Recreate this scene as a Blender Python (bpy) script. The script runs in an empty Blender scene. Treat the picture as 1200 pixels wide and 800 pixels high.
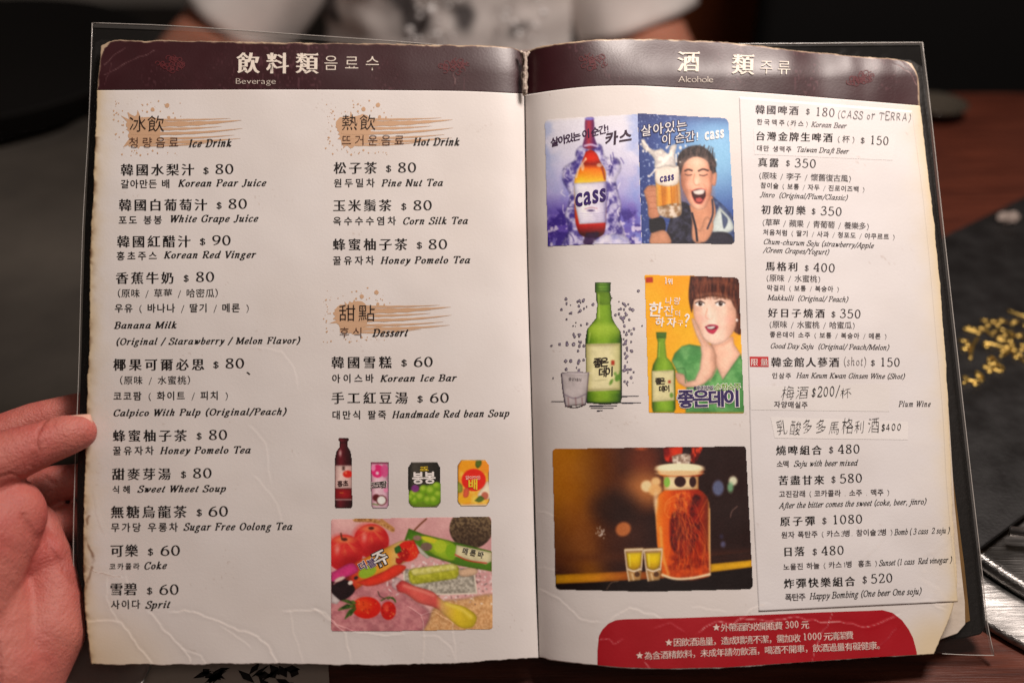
import bpy, bmesh, math, random
import numpy as np
from mathutils import Vector, Matrix

random.seed(7)
RNG = np.random.default_rng(11)
SC = bpy.context.scene
COL = SC.collection

# ------------------------------------------------------------------ camera
W0, H0 = 1200.0, 800.0                       # photograph size, pixel positions below are in it
LENS = 40.0
FPX = W0 * LENS / 36.0
PITCH = math.radians(33.0)
CAM = np.array([0.0, 0.0, 0.435])            # above the table top (z = 0)
FWD = np.array([0, math.cos(PITCH), -math.sin(PITCH)])
RIGHT = np.array([1.0, 0, 0])
UPV = np.array([0, math.sin(PITCH), math.cos(PITCH)])
cam_d = bpy.data.cameras.new('camera')
cam = bpy.data.objects.new('camera', cam_d)
COL.objects.link(cam)
cam.location = CAM
cam.rotation_euler = (math.pi / 2 - PITCH, 0, 0)
cam_d.lens = LENS
cam_d.sensor_width = 36.0
cam_d.clip_start = 0.02
cam_d.clip_end = 50
cam_d.dof.use_dof = True
cam_d.dof.focus_distance = 0.560
cam_d.dof.aperture_fstop = 4.0
SC.camera = cam

# ------------------------------------------------------------------ light
world = bpy.data.worlds.new('World')
SC.world = world
world.use_nodes = True
bgn = world.node_tree.nodes['Background']
bgn.inputs[0].default_value = (1.0, 0.80, 0.66, 1)
bgn.inputs[1].default_value = 0.042
def area_lamp(name, loc, target, size, power, color):
    d = bpy.data.lights.new(name, 'AREA'); d.shape = 'DISK'; d.size = size; d.energy = power; d.color = color
    o = bpy.data.objects.new(name, d); COL.objects.link(o); o.location = loc
    o.rotation_euler = (Vector(target) - Vector(loc)).to_track_quat('-Z', 'Y').to_euler()
    return o
area_lamp('ceiling_lamp', (0.33, 0.54, 0.95), (0.28, 0.57, 0.0), 0.30, 11.0, (1.0, 0.885, 0.815))
area_lamp('fill_lamp', (0.5, -0.9, 1.7), (0.1, 0.5, 0.0), 0.7, 3.2, (1.0, 0.83, 0.72))  # added weak fill from behind the camera, stands for no visible lamp
SC.view_settings.view_transform = 'Standard'
SC.view_settings.look = 'None'
SC.view_settings.exposure = 0.0
SC.view_settings.gamma = 1.0
SC.render.engine = 'CYCLES'
SC.cycles.use_denoising = True
SC.cycles.max_bounces = 8
SC.cycles.transparent_max_bounces = 12

# ------------------------------------------------------------------ small helpers
def lin(c):
    c = np.asarray(c, float) / 255.0
    return np.where(c <= 0.04045, c / 12.92, ((c + 0.055) / 1.055) ** 2.4)
def lin4(c):
    l = lin(c); return (float(l[0]), float(l[1]), float(l[2]), 1.0)
def vnoise(x, y, cell, seed):
    """smooth value noise, 0..1"""
    r = np.random.default_rng(seed).random((97, 97))
    gx = np.asarray(x) / cell; gy = np.asarray(y) / cell
    ix = np.floor(gx).astype(int); iy = np.floor(gy).astype(int)
    fx = gx - ix; fy = gy - iy
    fx = fx * fx * (3 - 2 * fx); fy = fy * fy * (3 - 2 * fy)
    a = r[ix % 97, iy % 97]; b = r[(ix + 1) % 97, iy % 97]
    c = r[ix % 97, (iy + 1) % 97]; d = r[(ix + 1) % 97, (iy + 1) % 97]
    return (a * (1 - fx) + b * fx) * (1 - fy) + (c * (1 - fx) + d * fx) * fy
def fbm(x, y, cell, seed, octv=3):
    s = 0; a = 0.5; t = 0
    for k in range(octv):
        s = s + a * vnoise(x, y, cell / 2 ** k, seed + k); t += a; a *= 0.5
    return s / t
def rays(px, py):
    px = np.asarray(px, float); py = np.asarray(py, float)
    return FWD + ((px - W0 / 2) / FPX)[..., None] * RIGHT - ((py - H0 / 2) / FPX)[..., None] * UPV
def tab(px, py, z=0.0):
    """point on the horizontal plane z seen at a photo pixel"""
    d = rays(px, py); t = (z - CAM[2]) / d[..., 2]
    return CAM + t[..., None] * d
def at_y(px, py, y):
    d = rays(px, py); t = (y - CAM[1]) / d[..., 1]
    return CAM + t[..., None] * d

# ------------------------------------------------------------------ materials
def mat(name, color=(0.5, 0.5, 0.5), rough=0.5, metal=0.0, spec=0.5, attr=None, noise=None, bump=None,
        coat=0.0, sss=0.0, var=None):
    m = bpy.data.materials.new(name); m.use_nodes = True
    nt = m.node_tree; nd = nt.nodes; b = nd['Principled BSDF']
    b.inputs['Roughness'].default_value = rough
    b.inputs['Metallic'].default_value = metal
    b.inputs['Specular IOR Level'].default_value = spec
    if coat:
        b.inputs['Coat Weight'].default_value = coat; b.inputs['Coat Roughness'].default_value = 0.15
    if sss:
        b.inputs['Subsurface Weight'].default_value = sss
        b.inputs['Subsurface Radius'].default_value = (1.0, 0.3, 0.15)
        b.inputs['Subsurface Scale'].default_value = 0.004
    tc = nd.new('ShaderNodeTexCoord')
    src = None
    if attr:
        a = nd.new('ShaderNodeAttribute'); a.attribute_name = attr; src = a.outputs['Color']
    else:
        b.inputs['Base Color'].default_value = (*color[:3], 1)
    if var:                                   # (scale, amount, other colour, stretch)
        n = nd.new('ShaderNodeTexNoise'); n.inputs['Scale'].default_value = var[0]; n.inputs['Detail'].default_value = 6
        mp = nd.new('ShaderNodeMapping')
        mp.inputs['Scale'].default_value = var[3] if len(var) > 3 else (1, 1, 1)
        nt.links.new(tc.outputs['Object'], mp.inputs[0]); nt.links.new(mp.outputs[0], n.inputs['Vector'])
        rmp = nd.new('ShaderNodeMapRange'); rmp.inputs[1].default_value = 0.35; rmp.inputs[2].default_value = 0.68
        rmp.inputs[4].default_value = var[1]
        nt.links.new(n.outputs['Fac'], rmp.inputs[0])
        mx = nd.new('ShaderNodeMix'); mx.data_type = 'RGBA'
        nt.links.new(rmp.outputs[0], mx.inputs[0])
        if src: nt.links.new(src, mx.inputs[6])
        else: mx.inputs[6].default_value = (*color[:3], 1)
        mx.inputs[7].default_value = (*var[2][:3], 1)
        src = mx.outputs[2]
    if src: nt.links.new(src, b.inputs['Base Color'])
    if noise:                                 # roughness variation (scale, lo, hi)
        n = nd.new('ShaderNodeTexNoise'); n.inputs['Scale'].default_value = noise[0]; n.inputs['Detail'].default_value = 4
        nt.links.new(tc.outputs['Object'], n.inputs['Vector'])
        r = nd.new('ShaderNodeMapRange'); r.inputs[1].default_value = 0.3; r.inputs[2].default_value = 0.7
        r.inputs[3].default_value = noise[1]; r.inputs[4].default_value = noise[2]
        nt.links.new(n.outputs['Fac'], r.inputs[0]); nt.links.new(r.outputs[0], b.inputs['Roughness'])
    if bump:                                  # list of (scale, strength, stretch)
        prev = None
        for (s, st, sv) in bump:
            n = nd.new('ShaderNodeTexNoise'); n.inputs['Scale'].default_value = s; n.inputs['Detail'].default_value = 5
            mp = nd.new('ShaderNodeMapping'); mp.inputs['Scale'].default_value = sv
            nt.links.new(tc.outputs['Object'], mp.inputs[0]); nt.links.new(mp.outputs[0], n.inputs['Vector'])
            bp = nd.new('ShaderNodeBump'); bp.inputs['Strength'].default_value = st; bp.inputs['Distance'].default_value = 0.001
            nt.links.new(n.outputs['Fac'], bp.inputs['Height'])
            if prev: nt.links.new(prev.outputs[0], bp.inputs['Normal'])
            prev = bp
        nt.links.new(prev.outputs[0], b.inputs['Normal'])
    return m

ONE = (1, 1, 1)
M_PAPER = mat('printed_paper', attr='col', rough=0.5, spec=0.45, bump=[(900, 0.05, ONE), (60, 0.10, ONE)], noise=(40, 0.42, 0.6))
M_HEAD = mat('printed_header', attr='col', rough=0.42, spec=0.5, bump=[(900, 0.05, ONE), (45, 0.05, ONE)], noise=(30, 0.36, 0.47))
M_PRINT = mat('printed_picture', attr='col', rough=0.5, spec=0.4, bump=[(900, 0.05, ONE)], noise=(60, 0.42, 0.58))
INKS = {}
def ink(c):
    if c not in INKS:
        INKS[c] = mat('ink_%02x%02x%02x' % c, lin(c), rough=0.55, spec=0.35)
    return INKS[c]
K = (26, 20, 20); K2 = (52, 44, 46); BR = (66, 38, 28); WH = (226, 214, 200)

# ------------------------------------------------------------------ object helpers
def link(o, parent=None):
    COL.objects.link(o)
    if parent is not None: o.parent = parent
    return o
def tag(o, label=None, cat=None, group=None, kind=None):
    if label: o['label'] = label
    if cat: o['category'] = cat
    if group: o['group'] = group
    if kind: o['kind'] = kind
    return o
def empty(name, loc):
    o = bpy.data.objects.new(name, None); o.empty_display_size = 0.05
    o.location = loc; COL.objects.link(o); return o
def local(verts, parent):
    v = np.asarray(verts, float)
    return v - np.array(parent.location) if parent is not None and parent.type == 'EMPTY' else v
ORIG = {}
def mesh_np(name, verts, faces, m, parent=None, smooth=False, cols=None, mats=None, mat_idx=None):
    """verts (n,3) in world space; every ancestor is unrotated, so subtract its origin"""
    org = np.zeros(3)
    p = parent
    while p is not None:
        org = org + np.array(p.location); p = p.parent
    v = np.asarray(verts, np.float32) - org.astype(np.float32)
    me = bpy.data.meshes.new(name)
    faces = np.asarray(faces) if not isinstance(faces, list) else faces
    if isinstance(faces, np.ndarray):
        nf, k = faces.shape
        me.vertices.add(len(v)); me.vertices.foreach_set('co', v.ravel())
        me.loops.add(nf * k); me.loops.foreach_set('vertex_index', faces.astype(np.int32).ravel())
        me.polygons.add(nf)
        me.polygons.foreach_set('loop_start', np.arange(0, nf * k, k, dtype=np.int32))
        me.update(calc_edges=True)
    else:
        me.from_pydata([tuple(x) for x in v], [], [tuple(f) for f in faces]); me.update()
    if cols is not None:
        a = me.attributes.new('col', 'FLOAT_COLOR', 'POINT')
        c4 = np.ones((len(v), 4), np.float32); c4[:, :3] = cols
        a.data.foreach_set('color', c4.ravel())
    for mm in (mats or [m]): me.materials.append(mm)
    if mat_idx is not None: me.polygons.foreach_set('material_index', np.asarray(mat_idx, np.int32))
    if smooth: me.polygons.foreach_set('use_smooth', np.ones(len(me.polygons), bool))
    o = bpy.data.objects.new(name, me)
    return link(o, parent)
def grid_faces(nr, nc):
    i = np.arange(nr * nc).reshape(nr, nc)
    return np.stack([i[:-1, :-1], i[1:, :-1], i[1:, 1:], i[:-1, 1:]], -1).reshape(-1, 4)
def box_bm(bm, c, ax, ay, az):
    """box with centre c and half-axis vectors"""
    c, ax, ay, az = map(Vector, (c, ax, ay, az)); vs = []
    for k in (-1, 1):
        for j in (-1, 1):
            for i in (-1, 1): vs.append(bm.verts.new(c + ax * i + ay * j + az * k))
    for f in ((0, 2, 3, 1), (4, 5, 7, 6), (0, 1, 5, 4), (2, 6, 7, 3), (0, 4, 6, 2), (1, 3, 7, 5)):
        bm.faces.new([vs[i] for i in f])
def bm_obj(name, bm, m, parent=None, smooth=False, bevel=0, seg=2):
    org = Vector((0, 0, 0)); p = parent
    while p is not None: org += p.location; p = p.parent
    bmesh.ops.translate(bm, verts=bm.verts, vec=-org)
    bmesh.ops.recalc_face_normals(bm, faces=bm.faces)
    if bevel: bmesh.ops.bevel(bm, geom=list(bm.edges), offset=bevel, segments=seg, affect='EDGES', profile=0.5)
    me = bpy.data.meshes.new(name); bm.to_mesh(me); bm.free(); me.materials.append(m)
    if smooth:
        for f in me.polygons: f.use_smooth = True
    return link(bpy.data.objects.new(name, me), parent)
def lathe(name, prof, c, m, parent=None, n=72, axis=None):
    bm = bmesh.new(); rings = []
    for (r, z) in prof:
        rings.append([bm.verts.new((c[0] + r * math.cos(2 * math.pi * k / n), c[1] + r * math.sin(2 * math.pi * k / n), c[2] + z)) for k in range(n)])
    for a, b in zip(rings[:-1], rings[1:]):
        for k in range(n): bm.faces.new((a[k], a[(k + 1) % n], b[(k + 1) % n], b[k]))
    if prof[0][0] > 1e-5: bm.faces.new(rings[0][::-1])
    bm.faces.new(rings[-1])
    return bm_obj(name, bm, m, parent, smooth=True)
def tube_bm(bm, pts, r, n=8):
    pts = [Vector(p) for p in pts]; rings = []
    for i, p in enumerate(pts):
        t = (pts[min(i + 1, len(pts) - 1)] - pts[max(i - 1, 0)]).normalized()
        a = t.cross(Vector((0, 0, 1)));  a = a.normalized() if a.length > 1e-4 else Vector((1, 0, 0))
        b = t.cross(a)
        rr = r[i] if isinstance(r, (list, tuple)) else r
        rings.append([bm.verts.new(p + a * rr * math.cos(2 * math.pi * k / n) + b * rr * math.sin(2 * math.pi * k / n)) for k in range(n)])
    for a, b in zip(rings[:-1], rings[1:]):
        for k in range(n): bm.faces.new((a[k], a[(k + 1) % n], b[(k + 1) % n], b[k]))
    bm.faces.new(rings[0][::-1]); bm.faces.new(rings[-1])
def blob(name, chains, m, parent, voxel, smooth_it=6, sub=2):
    """one continuous skin: overlapping tapered balls along chains, fused by a voxel remesh"""
    bm = bmesh.new()
    for ch in chains:
        for (p0, r0), (p1, r1) in zip(ch[:-1], ch[1:]):
            p0, p1 = Vector(p0), Vector(p1)
            r0 = Vector(r0) if hasattr(r0, '__len__') else Vector((r0,) * 3)
            r1 = Vector(r1) if hasattr(r1, '__len__') else Vector((r1,) * 3)
            n = max(3, int((p1 - p0).length / (0.28 * min(min(r0), min(r1)))))
            for k in range(n + 1):
                t = k / n; r = r0.lerp(r1, t)
                bmesh.ops.create_icosphere(bm, subdivisions=sub, radius=1.0,
                    matrix=Matrix.Translation(p0.lerp(p1, t)) @ Matrix.Diagonal((*r, 1)))
    o = bm_obj(name, bm, m, parent, smooth=True)
    rm = o.modifiers.new('remesh', 'REMESH'); rm.mode = 'VOXEL'; rm.voxel_size = voxel; rm.use_smooth_shade = True
    sm = o.modifiers.new('smooth', 'SMOOTH'); sm.iterations = smooth_it; sm.factor = 0.5
    return o

# ------------------------------------------------------------------ the menu's surface
YAW = math.radians(4.0); ELEV = math.radians(48.0)
MU = np.array([math.cos(YAW), math.sin(YAW), 0])
MV = np.array([-math.sin(YAW) * math.cos(ELEV), math.cos(YAW) * math.cos(ELEV), math.sin(ELEV)])
MN = np.cross(MU, MV)
MO = tab(np.array(631.0), np.array(770.0), 0.018)       # foot of the spine, just above the table
SPX = [(614, 56), (614.5, 110), (618, 300), (623, 480), (629, 690), (631, 770)]
def spine_x(py):
    return np.interp(py, [p[1] for p in SPX], [p[0] for p in SPX])
def flat(px, py, off=0.0):
    d = rays(px, py)
    t = (((MO - CAM) @ MN) + off) / (d @ MN)
    return CAM + t[..., None] * d
_s = flat(np.array([p[0] for p in SPX], float), np.array([p[1] for p in SPX], float)) - MO
SPU, SPV = (_s @ MU)[::-1], (_s @ MV)[::-1]
CREASES = [  # polylines in photo pixels: (points, ridge height mm, whiteness)
    ([(103, 728), (118, 727), (140, 728), (152, 742), (165, 760), (178, 776)], .22, .55),
    ([(176, 718), (190, 735), (212, 757), (222, 770), (223, 780)], .22, .6),
    ([(202, 716), (225, 716), (252, 726), (280, 738), (303, 745), (318, 762), (324, 778)], .22, .6),
    ([(215, 760), (236, 768), (243, 779)], .15, .4),
    ([(262, 735), (280, 747), (292, 756)], .12, .3),
    ([(340, 718), (346, 745), (356, 776)], .10, .3),
    ([(335, 716), (372, 715), (388, 727), (405, 742), (411, 772)], .18, .55),
    ([(370, 714), (382, 718), (395, 732), (420, 740), (450, 744), (472, 741)], .18, .5),
    ([(480, 711), (494, 720), (510, 716), (530, 730), (534, 765)], .14, .4),
    ([(494, 720), (497, 742), (496, 774)], .14, .5),
    ([(497, 744), (512, 746), (528, 758), (533, 770)], .12, .4),
    ([(104, 664), (112, 670), (128, 673), (140, 676)], .2, -.45),
    ([(127, 674), (124, 700), (132, 718), (138, 728)], .15, .3),
    ([(148, 676), (150, 700), (160, 712)], .12, .25),
    ([(120, 620), (112, 600), (110, 580)], .12, .3),
    ([(295, 500), (312, 520), (316, 560)], .12, .2),
    ([(300, 405), (330, 412), (345, 432), (348, 450)], .10, .16),
    ([(300, 560), (325, 590), (330, 610)], .10, .16),
    # right page
    ([(632, 690), (655, 700), (680, 726), (700, 728)], .14, .3),
    ([(715, 726), (738, 713), (758, 718), (775, 724)], .16, .45),
    ([(814, 711), (838, 714), (850, 716)], .1, .3),
    ([(868, 726), (880, 712), (900, 708)], .16, .4),
    ([(703, 748), (712, 747), (720, 755), (728, 750)], .14, .45),
    ([(820, 740), (840, 728), (862, 730), (868, 724), (880, 726), (905, 727), (930, 722), (960, 728), (985, 728), (1015, 735), (1050, 721)], .2, .62),
    ([(975, 718), (970, 733), (962, 742), (955, 762), (953, 772)], .2, .6),
    ([(768, 735), (785, 728), (800, 738)], .12, .25),
    ([(755, 776), (762, 783)], .1, .6),
    ([(1050, 735), (1040, 748), (1030, 758)], .14, .3),
    ([(1045, 618), (1028, 640), (1008, 660), (996, 680), (990, 692)], .14, .35),
    ([(1112, 630), (1095, 648), (1078, 652), (1085, 672)], .14, .35),
    ([(1108, 640), (1100, 680), (1092, 706), (1104, 712)], .16, .35),
    ([(1065, 706), (1085, 704), (1105, 708), (1122, 704)], .16, .4),
    ([(1080, 678), (1100, 690), (1110, 706)], .1, .3),
    ([(632, 600), (650, 603)], .1, .2), ([(632, 664), (652, 668)], .1, .2),
    # headers
    ([(122, 88), (140, 78), (160, 68), (180, 60)], .12, .30), ([(122, 76), (132, 66), (146, 56)], .1, .28),
    ([(121, 98), (128, 86), (130, 74)], .1, .22), ([(532, 100), (534, 92), (531, 86)], .05, .4),
    ([(862, 70), (868, 80)], .05, .2), ([(1052, 76), (1066, 84), (1075, 100)], .16, .5), ([(1058, 72), (1070, 82)], .12, .4),
]
def crease(px, py, shift=0.0):
    px = np.asarray(px, float); py = np.asarray(py, float)
    h = np.zeros(px.shape); w = np.zeros(px.shape)
    # wobble so the crease is not a ruled line
    qx = px + 1.4 * (vnoise(px, py, 9, 3) - .5) * 2; qy = py + 1.4 * (vnoise(px, py, 9, 4) - .5) * 2
    for pts, hh, ww in CREASES:
        x0 = min(p[0] for p in pts) - 8; x1 = max(p[0] for p in pts) + 8
        y0 = min(p[1] for p in pts) - 8; y1 = max(p[1] for p in pts) + 8
        k = (px > x0) & (px < x1) & (py > y0) & (py < y1)
        if not k.any(): continue
        X = qx[k]; Y = qy[k]; d = np.full(X.shape, 99.0); side = np.zeros(X.shape)
        for (ax, ay), (bx, by) in zip(pts[:-1], pts[1:]):
            L2 = (bx - ax) ** 2 + (by - ay) ** 2
            t = np.clip(((X - ax) * (bx - ax) + (Y - ay) * (by - ay)) / L2, 0, 1)
            e = np.hypot(X - ax - t * (bx - ax), Y - ay - t * (by - ay))
            c = ((bx - ax) * (Y - ay) - (by - ay) * (X - ax)) / math.sqrt(L2)
            side = np.where(e < d, c, side); d = np.minimum(d, e)
        h[k] += hh * 1e-3 * (0.26 * np.exp(-(d / 0.95) ** 2) + 0.30 * np.exp(-(d / 4.2) ** 2) * np.sign(side))
        cov = np.exp(-(d / 0.55) ** 2) * ww * .8 * (0.55 + 0.7 * vnoise(px[k], py[k], 5, 8))
        w[k] = np.where(np.abs(cov) > np.abs(w[k]), cov, w[k])
    return h, w
def sstep(a, b, x):
    t = np.clip((x - a) / (b - a), 0, 1); return t * t * (3 - 2 * t)
def relief(u, v, side):
    """height of the page over the flat menu plane (m); side -1 left, +1 right"""
    s = side * (u - np.interp(v, SPV, SPU)); s = np.maximum(s, 0)
    big = 0.0011 * (fbm(u * 1000 + 500, v * 1000, 60, 21) - .5) * 2
    hl = -0.005 * np.exp(-s / 0.007) + 0.0018 * sstep(0.10, 0.21, s) * sstep(0.10, -0.02, v)
    hr = -0.006 * np.exp(-s / 0.006) + 0.0125 * (s / .058) * np.exp(1 - s / .058)
    top = sstep(0.245, 0.30, v)
    hr = hr + top * 0.0036 * (vnoise(s * 1000 + 31 + 90 * v, v * 160, 19, 31) - .5) * sstep(0.04, 0.07, s)
    hr = hr + top * 0.0008 * (vnoise(s * 1000 - 140 * v + 99, v * 300, 9, 33) - .5) * sstep(0.05, 0.08, s)
    hr = hr - 0.0078 * sstep(0.280, 0.314, v) * sstep(0.02, 0.07, s)
    hl = hl - 0.002 * sstep(0.29, 0.315, v)
    return np.where(side < 0, hl, hr) + big
def surf(px, py, side, off=0.0, cr=True):
    px = np.asarray(px, float); py = np.asarray(py, float)
    e = crease(px, py)[0] if cr else 0.0
    h = np.zeros(px.shape)
    for _ in range(7):
        P = flat(px, py, h + off + e)
        q = P - MO
        h = relief(q @ MU, q @ MV, side)
    return flat(px, py, h + off + e)

menu = empty('menu_book', MO - np.array([0, 0, MO[2]]))
tag(menu, 'worn open drinks menu with two laminated pages, held upright over the table', 'menu')

# page outlines, photo pixels
def curve(pts, n):
    p = np.array(pts, float); d = np.r_[0, np.cumsum(np.hypot(*np.diff(p, axis=0).T))]
    # smooth by Catmull-Rom through the points
    t = np.linspace(0, d[-1], n); out = []
    tg = np.gradient(p, d, axis=0)
    i = np.clip(np.searchsorted(d, t, side='right') - 1, 0, len(d) - 2)
    h = (d[i + 1] - d[i]); s = (t - d[i]) / h
    h00 = 2 * s**3 - 3 * s**2 + 1; h10 = s**3 - 2 * s**2 + s; h01 = -2 * s**3 + 3 * s**2; h11 = s**3 - s**2
    return (h00[:, None] * p[i] + (h10 * h)[:, None] * tg[i] + h01[:, None] * p[i + 1] + (h11 * h)[:, None] * tg[i + 1])
def coons(top, bot, lef, rig, nr, nc):
    a = np.linspace(0, 1, nc)[None, :, None]; b = np.linspace(0, 1, nr)[:, None, None]
    T = curve(top, nc)[None]; B = curve(bot, nc)[None]; L = curve(lef, nr)[:, None]; R = curve(rig, nr)[:, None]
    return ((1 - b) * T + b * B + (1 - a) * L + a * R
            - ((1 - a) * (1 - b) * T[:, :1] + a * (1 - b) * T[:, -1:] + (1 - a) * b * B[:, :1] + a * b * B[:, -1:]))
L_EDGE = [(118.5, 54), (116.5, 80), (113.5, 106), (111, 190), (107, 267), (104.5, 380), (101.5, 480), (98, 590), (97.5, 640), (99, 700), (102, 735), (108, 778)]
L_TOP = [(118.5, 54), (128, 49.5), (160, 48.3), (260, 49), (400, 51), (520, 53), (590, 55), (606, 57.5), (612, 61)]
L_HB = [(113.5, 106), (220, 105.5), (340, 105.2), (460, 106), (560, 107.5), (614, 110)]
L_BOT = [(108, 778), (180, 778.5), (300, 777), (420, 778.5), (500, 777.5), (560, 775), (605, 771.5), (631, 770)]
R_TOP = [(616, 61), (624, 57.5), (645, 52.5), (690, 47.5), (740, 45.6), (800, 47), (850, 49.5), (900, 55.5), (960, 62), (1020, 67.5), (1058, 71), (1068, 74)]
R_HB = [(615.5, 111.5), (640, 107.5), (680, 102.5), (740, 100.4), (790, 102.5), (850, 106), (920, 111), (1000, 117.5), (1078, 124)]
R_BOT = [(632, 770), (645, 772.5), (680, 777), (730, 782), (780, 783.5), (850, 782), (930, 776.5), (1010, 771), (1094, 766)]
R_EDGE = [(1068, 74), (1073.5, 84), (1078, 124), (1085, 180), (1092, 240), (1099, 310), (1106, 390), (1110, 460), (1113, 520), (1115.5, 582), (1118.5, 640), (1121, 690), (1112, 725), (1094, 766)]
L_SPN = [(612, 61), (614, 85), (614, 110), (617.5, 300), (622.5, 480), (628, 690), (631, 770)]
R_SPN = [(616, 61), (615, 85), (615.5, 111.5), (618.7, 300), (623.7, 480), (629.6, 690), (632, 770)]
def split(edge, y):
    """cut an edge polyline at height y -> upper, lower"""
    e = np.array(edge, float); x = np.interp(y, e[:, 1], e[:, 0]); k = e[:, 1] < y - 1; l = e[:, 1] > y + 1
    return [tuple(p) for p in e[k]] + [(x, y)], [(x, y)] + [tuple(p) for p in e[l]]
PAPER = np.array([226, 219, 215.0])
def stain(px, py, side, base):
    """printed / worn colour of the sheet at photo pixels, sRGB 0..255"""
    c = np.ones(px.shape + (3,)) * base
    dark = base[1] < 100
    if side < 0:
        d = px - np.interp(py, [p[1] for p in L_EDGE], [p[0] for p in L_EDGE])
        n = fbm(px, py, 14, 40)
        f = np.exp(-np.maximum(d, 0) / (3.5 + 9 * n)) * (0.85 if not dark else 0.0)
        c = c * (1 - f[..., None]) + np.array([205, 178, 132.]) * f[..., None]
        g = np.clip(np.exp(-d / 2.4) * 2.7 * (fbm(px, py, 8, 44) - .40), 0, .85) * (py > 160)
        c = c * (1 - g[..., None]) + np.array([92, 62, 38.]) * g[..., None]
        # old cracked seam low on the left edge
        sx = np.interp(py, [600, 630, 655, 675, 690], [104, 101, 108, 103, 99])
        g = np.exp(-((px - sx - 6 * (vnoise(px, py, 8, 6) - .5)) / 1.5) ** 2) * ((py > 603) & (py < 690)) * .62 * sstep(.3, .6, fbm(px, py, 9, 15))
        c = c * (1 - g[..., None]) + np.array([104, 66, 42.]) * g[..., None]
        f = sstep(150, 40, np.hypot(px - 95, (py - 800) * 1.3)) * .55
        if not dark: c = c * (1 - f[..., None]) + np.array([206, 182, 146.]) * f[..., None]
    else:
        e = np.array(R_EDGE)
        d = np.interp(py, e[:, 1], e[:, 0]) - px
        f = np.exp(-np.maximum(d, 0) / (6 + 9 * fbm(px, py, 20, 41))) * (0.75 if not dark else 0)
        f = np.maximum(f, sstep(60, 12, np.hypot(px - 1100, py - 762)) * .7 * (not dark))
        c = c * (1 - f[..., None]) + np.array([226, 203, 160.]) * f[..., None]
    # soft dirt and specks
    if not dark:
        s = (fbm(px, py, 90, 50, 4) - .5) * 12
        c = c + s[..., None] * np.array([.8, 1, 1.25])
        sp = sstep(.86, .93, vnoise(px, py, 2.3, 60)) * sstep(.80, .92, vnoise(px, py, 38, 61))
        c = c * (1 - .16 * sp[..., None]) + np.array([120, 84, 60.]) * .16 * sp[..., None]
    else:
        s = (fbm(px, py, 26, 51, 3) - .5) * 10
        c = c + s[..., None]
        if base[1] < 30 and base[0] < 100:      # header: scuffed ink
            sc = sstep(.70, .9, vnoise(px, py * .5, 2.0, 66)) * sstep(.5, .8, vnoise(px, py, 45, 67))
            c = c + 26 * sc[..., None]
    w = crease(px, py)[1][..., None]
    c = np.where(w > 0, c * (1 - w) + np.array([240, 226, 214.]) * w, c * (1 + w) + np.array([110, 66, 44.]) * -w)
    return np.clip(c, 3, 250)
def ragged(P, which, amp, seed):
    """tear the outer rows / columns of a pixel grid a little"""
    nr, nc = P.shape[:2]
    for w in which:
        line = {'t': P[0], 'b': P[-1], 'l': P[:, 0], 'r': P[:, -1]}[w]
        n = (fbm(line[:, 0] + 500, line[:, 1] + 500, 16, seed, 4) - .5) * 2 + .5 * (vnoise(line[:, 0], line[:, 1], 2.6, seed + 9) - .5)
        n = n * amp; n[0] = n[-1] = 0
        k = np.array([1, .6, .25, .1])
        for i in range(4):
            if w == 't': P[i, :, 1] += n * k[i]
            if w == 'b': P[-1 - i, :, 1] += n * k[i]
            if w == 'l': P[:, i, 0] += n * k[i]
            if w == 'r': P[:, -1 - i, 0] += n * k[i]
    return P
def sheet(name, P, side, base, m, parent, off=0.0, thick=0.0004, tagl=None, wornedge=''):
    nr, nc = P.shape[:2]
    X = P[..., 0].ravel(); Y = P[..., 1].ravel()
    V = surf(X, Y, side, off)
    C = stain(X, Y, side, np.array(base, float))
    if wornedge:
        I, J = np.meshgrid(np.arange(nr), np.arange(nc), indexing='ij'); d = np.full((nr, nc), 99.0)
        if 't' in wornedge: d = np.minimum(d, I)
        if 'l' in wornedge: d = np.minimum(d, J)
        if 'r' in wornedge: d = np.minimum(d, nc - 1 - J)
        if 'b' in wornedge: d = np.minimum(d, nr - 1 - I)
        cx, cy = (118, 54) if side < 0 else (1072, 72)
        cor = sstep(13, 3, np.hypot(X - cx, Y - cy))
        f = sstep(1.7, .4, d.ravel() - 3.0 * (fbm(X, Y, 10, 71) - .52) - 4.0 * cor) * .8
        f = f[:, None]; C = C * (1 - f) + np.array([214, 194, 160.]) * f
    o = mesh_np(name, V, grid_faces(nr, nc), m, parent, smooth=True, cols=lin(C))
    if thick:
        s = o.modifiers.new('thickness', 'SOLIDIFY'); s.thickness = thick; s.offset = -1; s.use_rim_only = True
    return o

lu, ll = split(L_EDGE, 106); ru, rl = split(R_EDGE, 124); lsu, lsl = split(L_SPN, 110); rsu, rsl = split(R_SPN, 111.5)
page_l = sheet('page', ragged(coons(L_HB, L_BOT, ll, lsl, 540, 420), 'lb', 1.7, 5), -1, PAPER, M_PAPER, menu)
page_r = sheet('page', ragged(coons(R_HB, R_BOT, rsl, rl, 540, 400), 'rb', 1.1, 6), 1, PAPER, M_PAPER, menu)
page_l['label'] = 'cream page headed Beverage with drink and dessert lists'
page_r['label'] = 'cream page headed Alcohole with pasted price list and red notice'
HEADC = (52, 17, 23)
sheet('header_band', ragged(coons(L_TOP, L_HB, lu, lsu, 46, 420), 'tl', 1.2, 7), -1, HEADC, M_HEAD, page_l, wornedge='tlr')
sheet('header_band', ragged(coons(R_TOP, R_HB, rsu, ru, 46, 400), 't', 1.3, 8), 1, HEADC, M_HEAD, page_r, wornedge='tlr')

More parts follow.
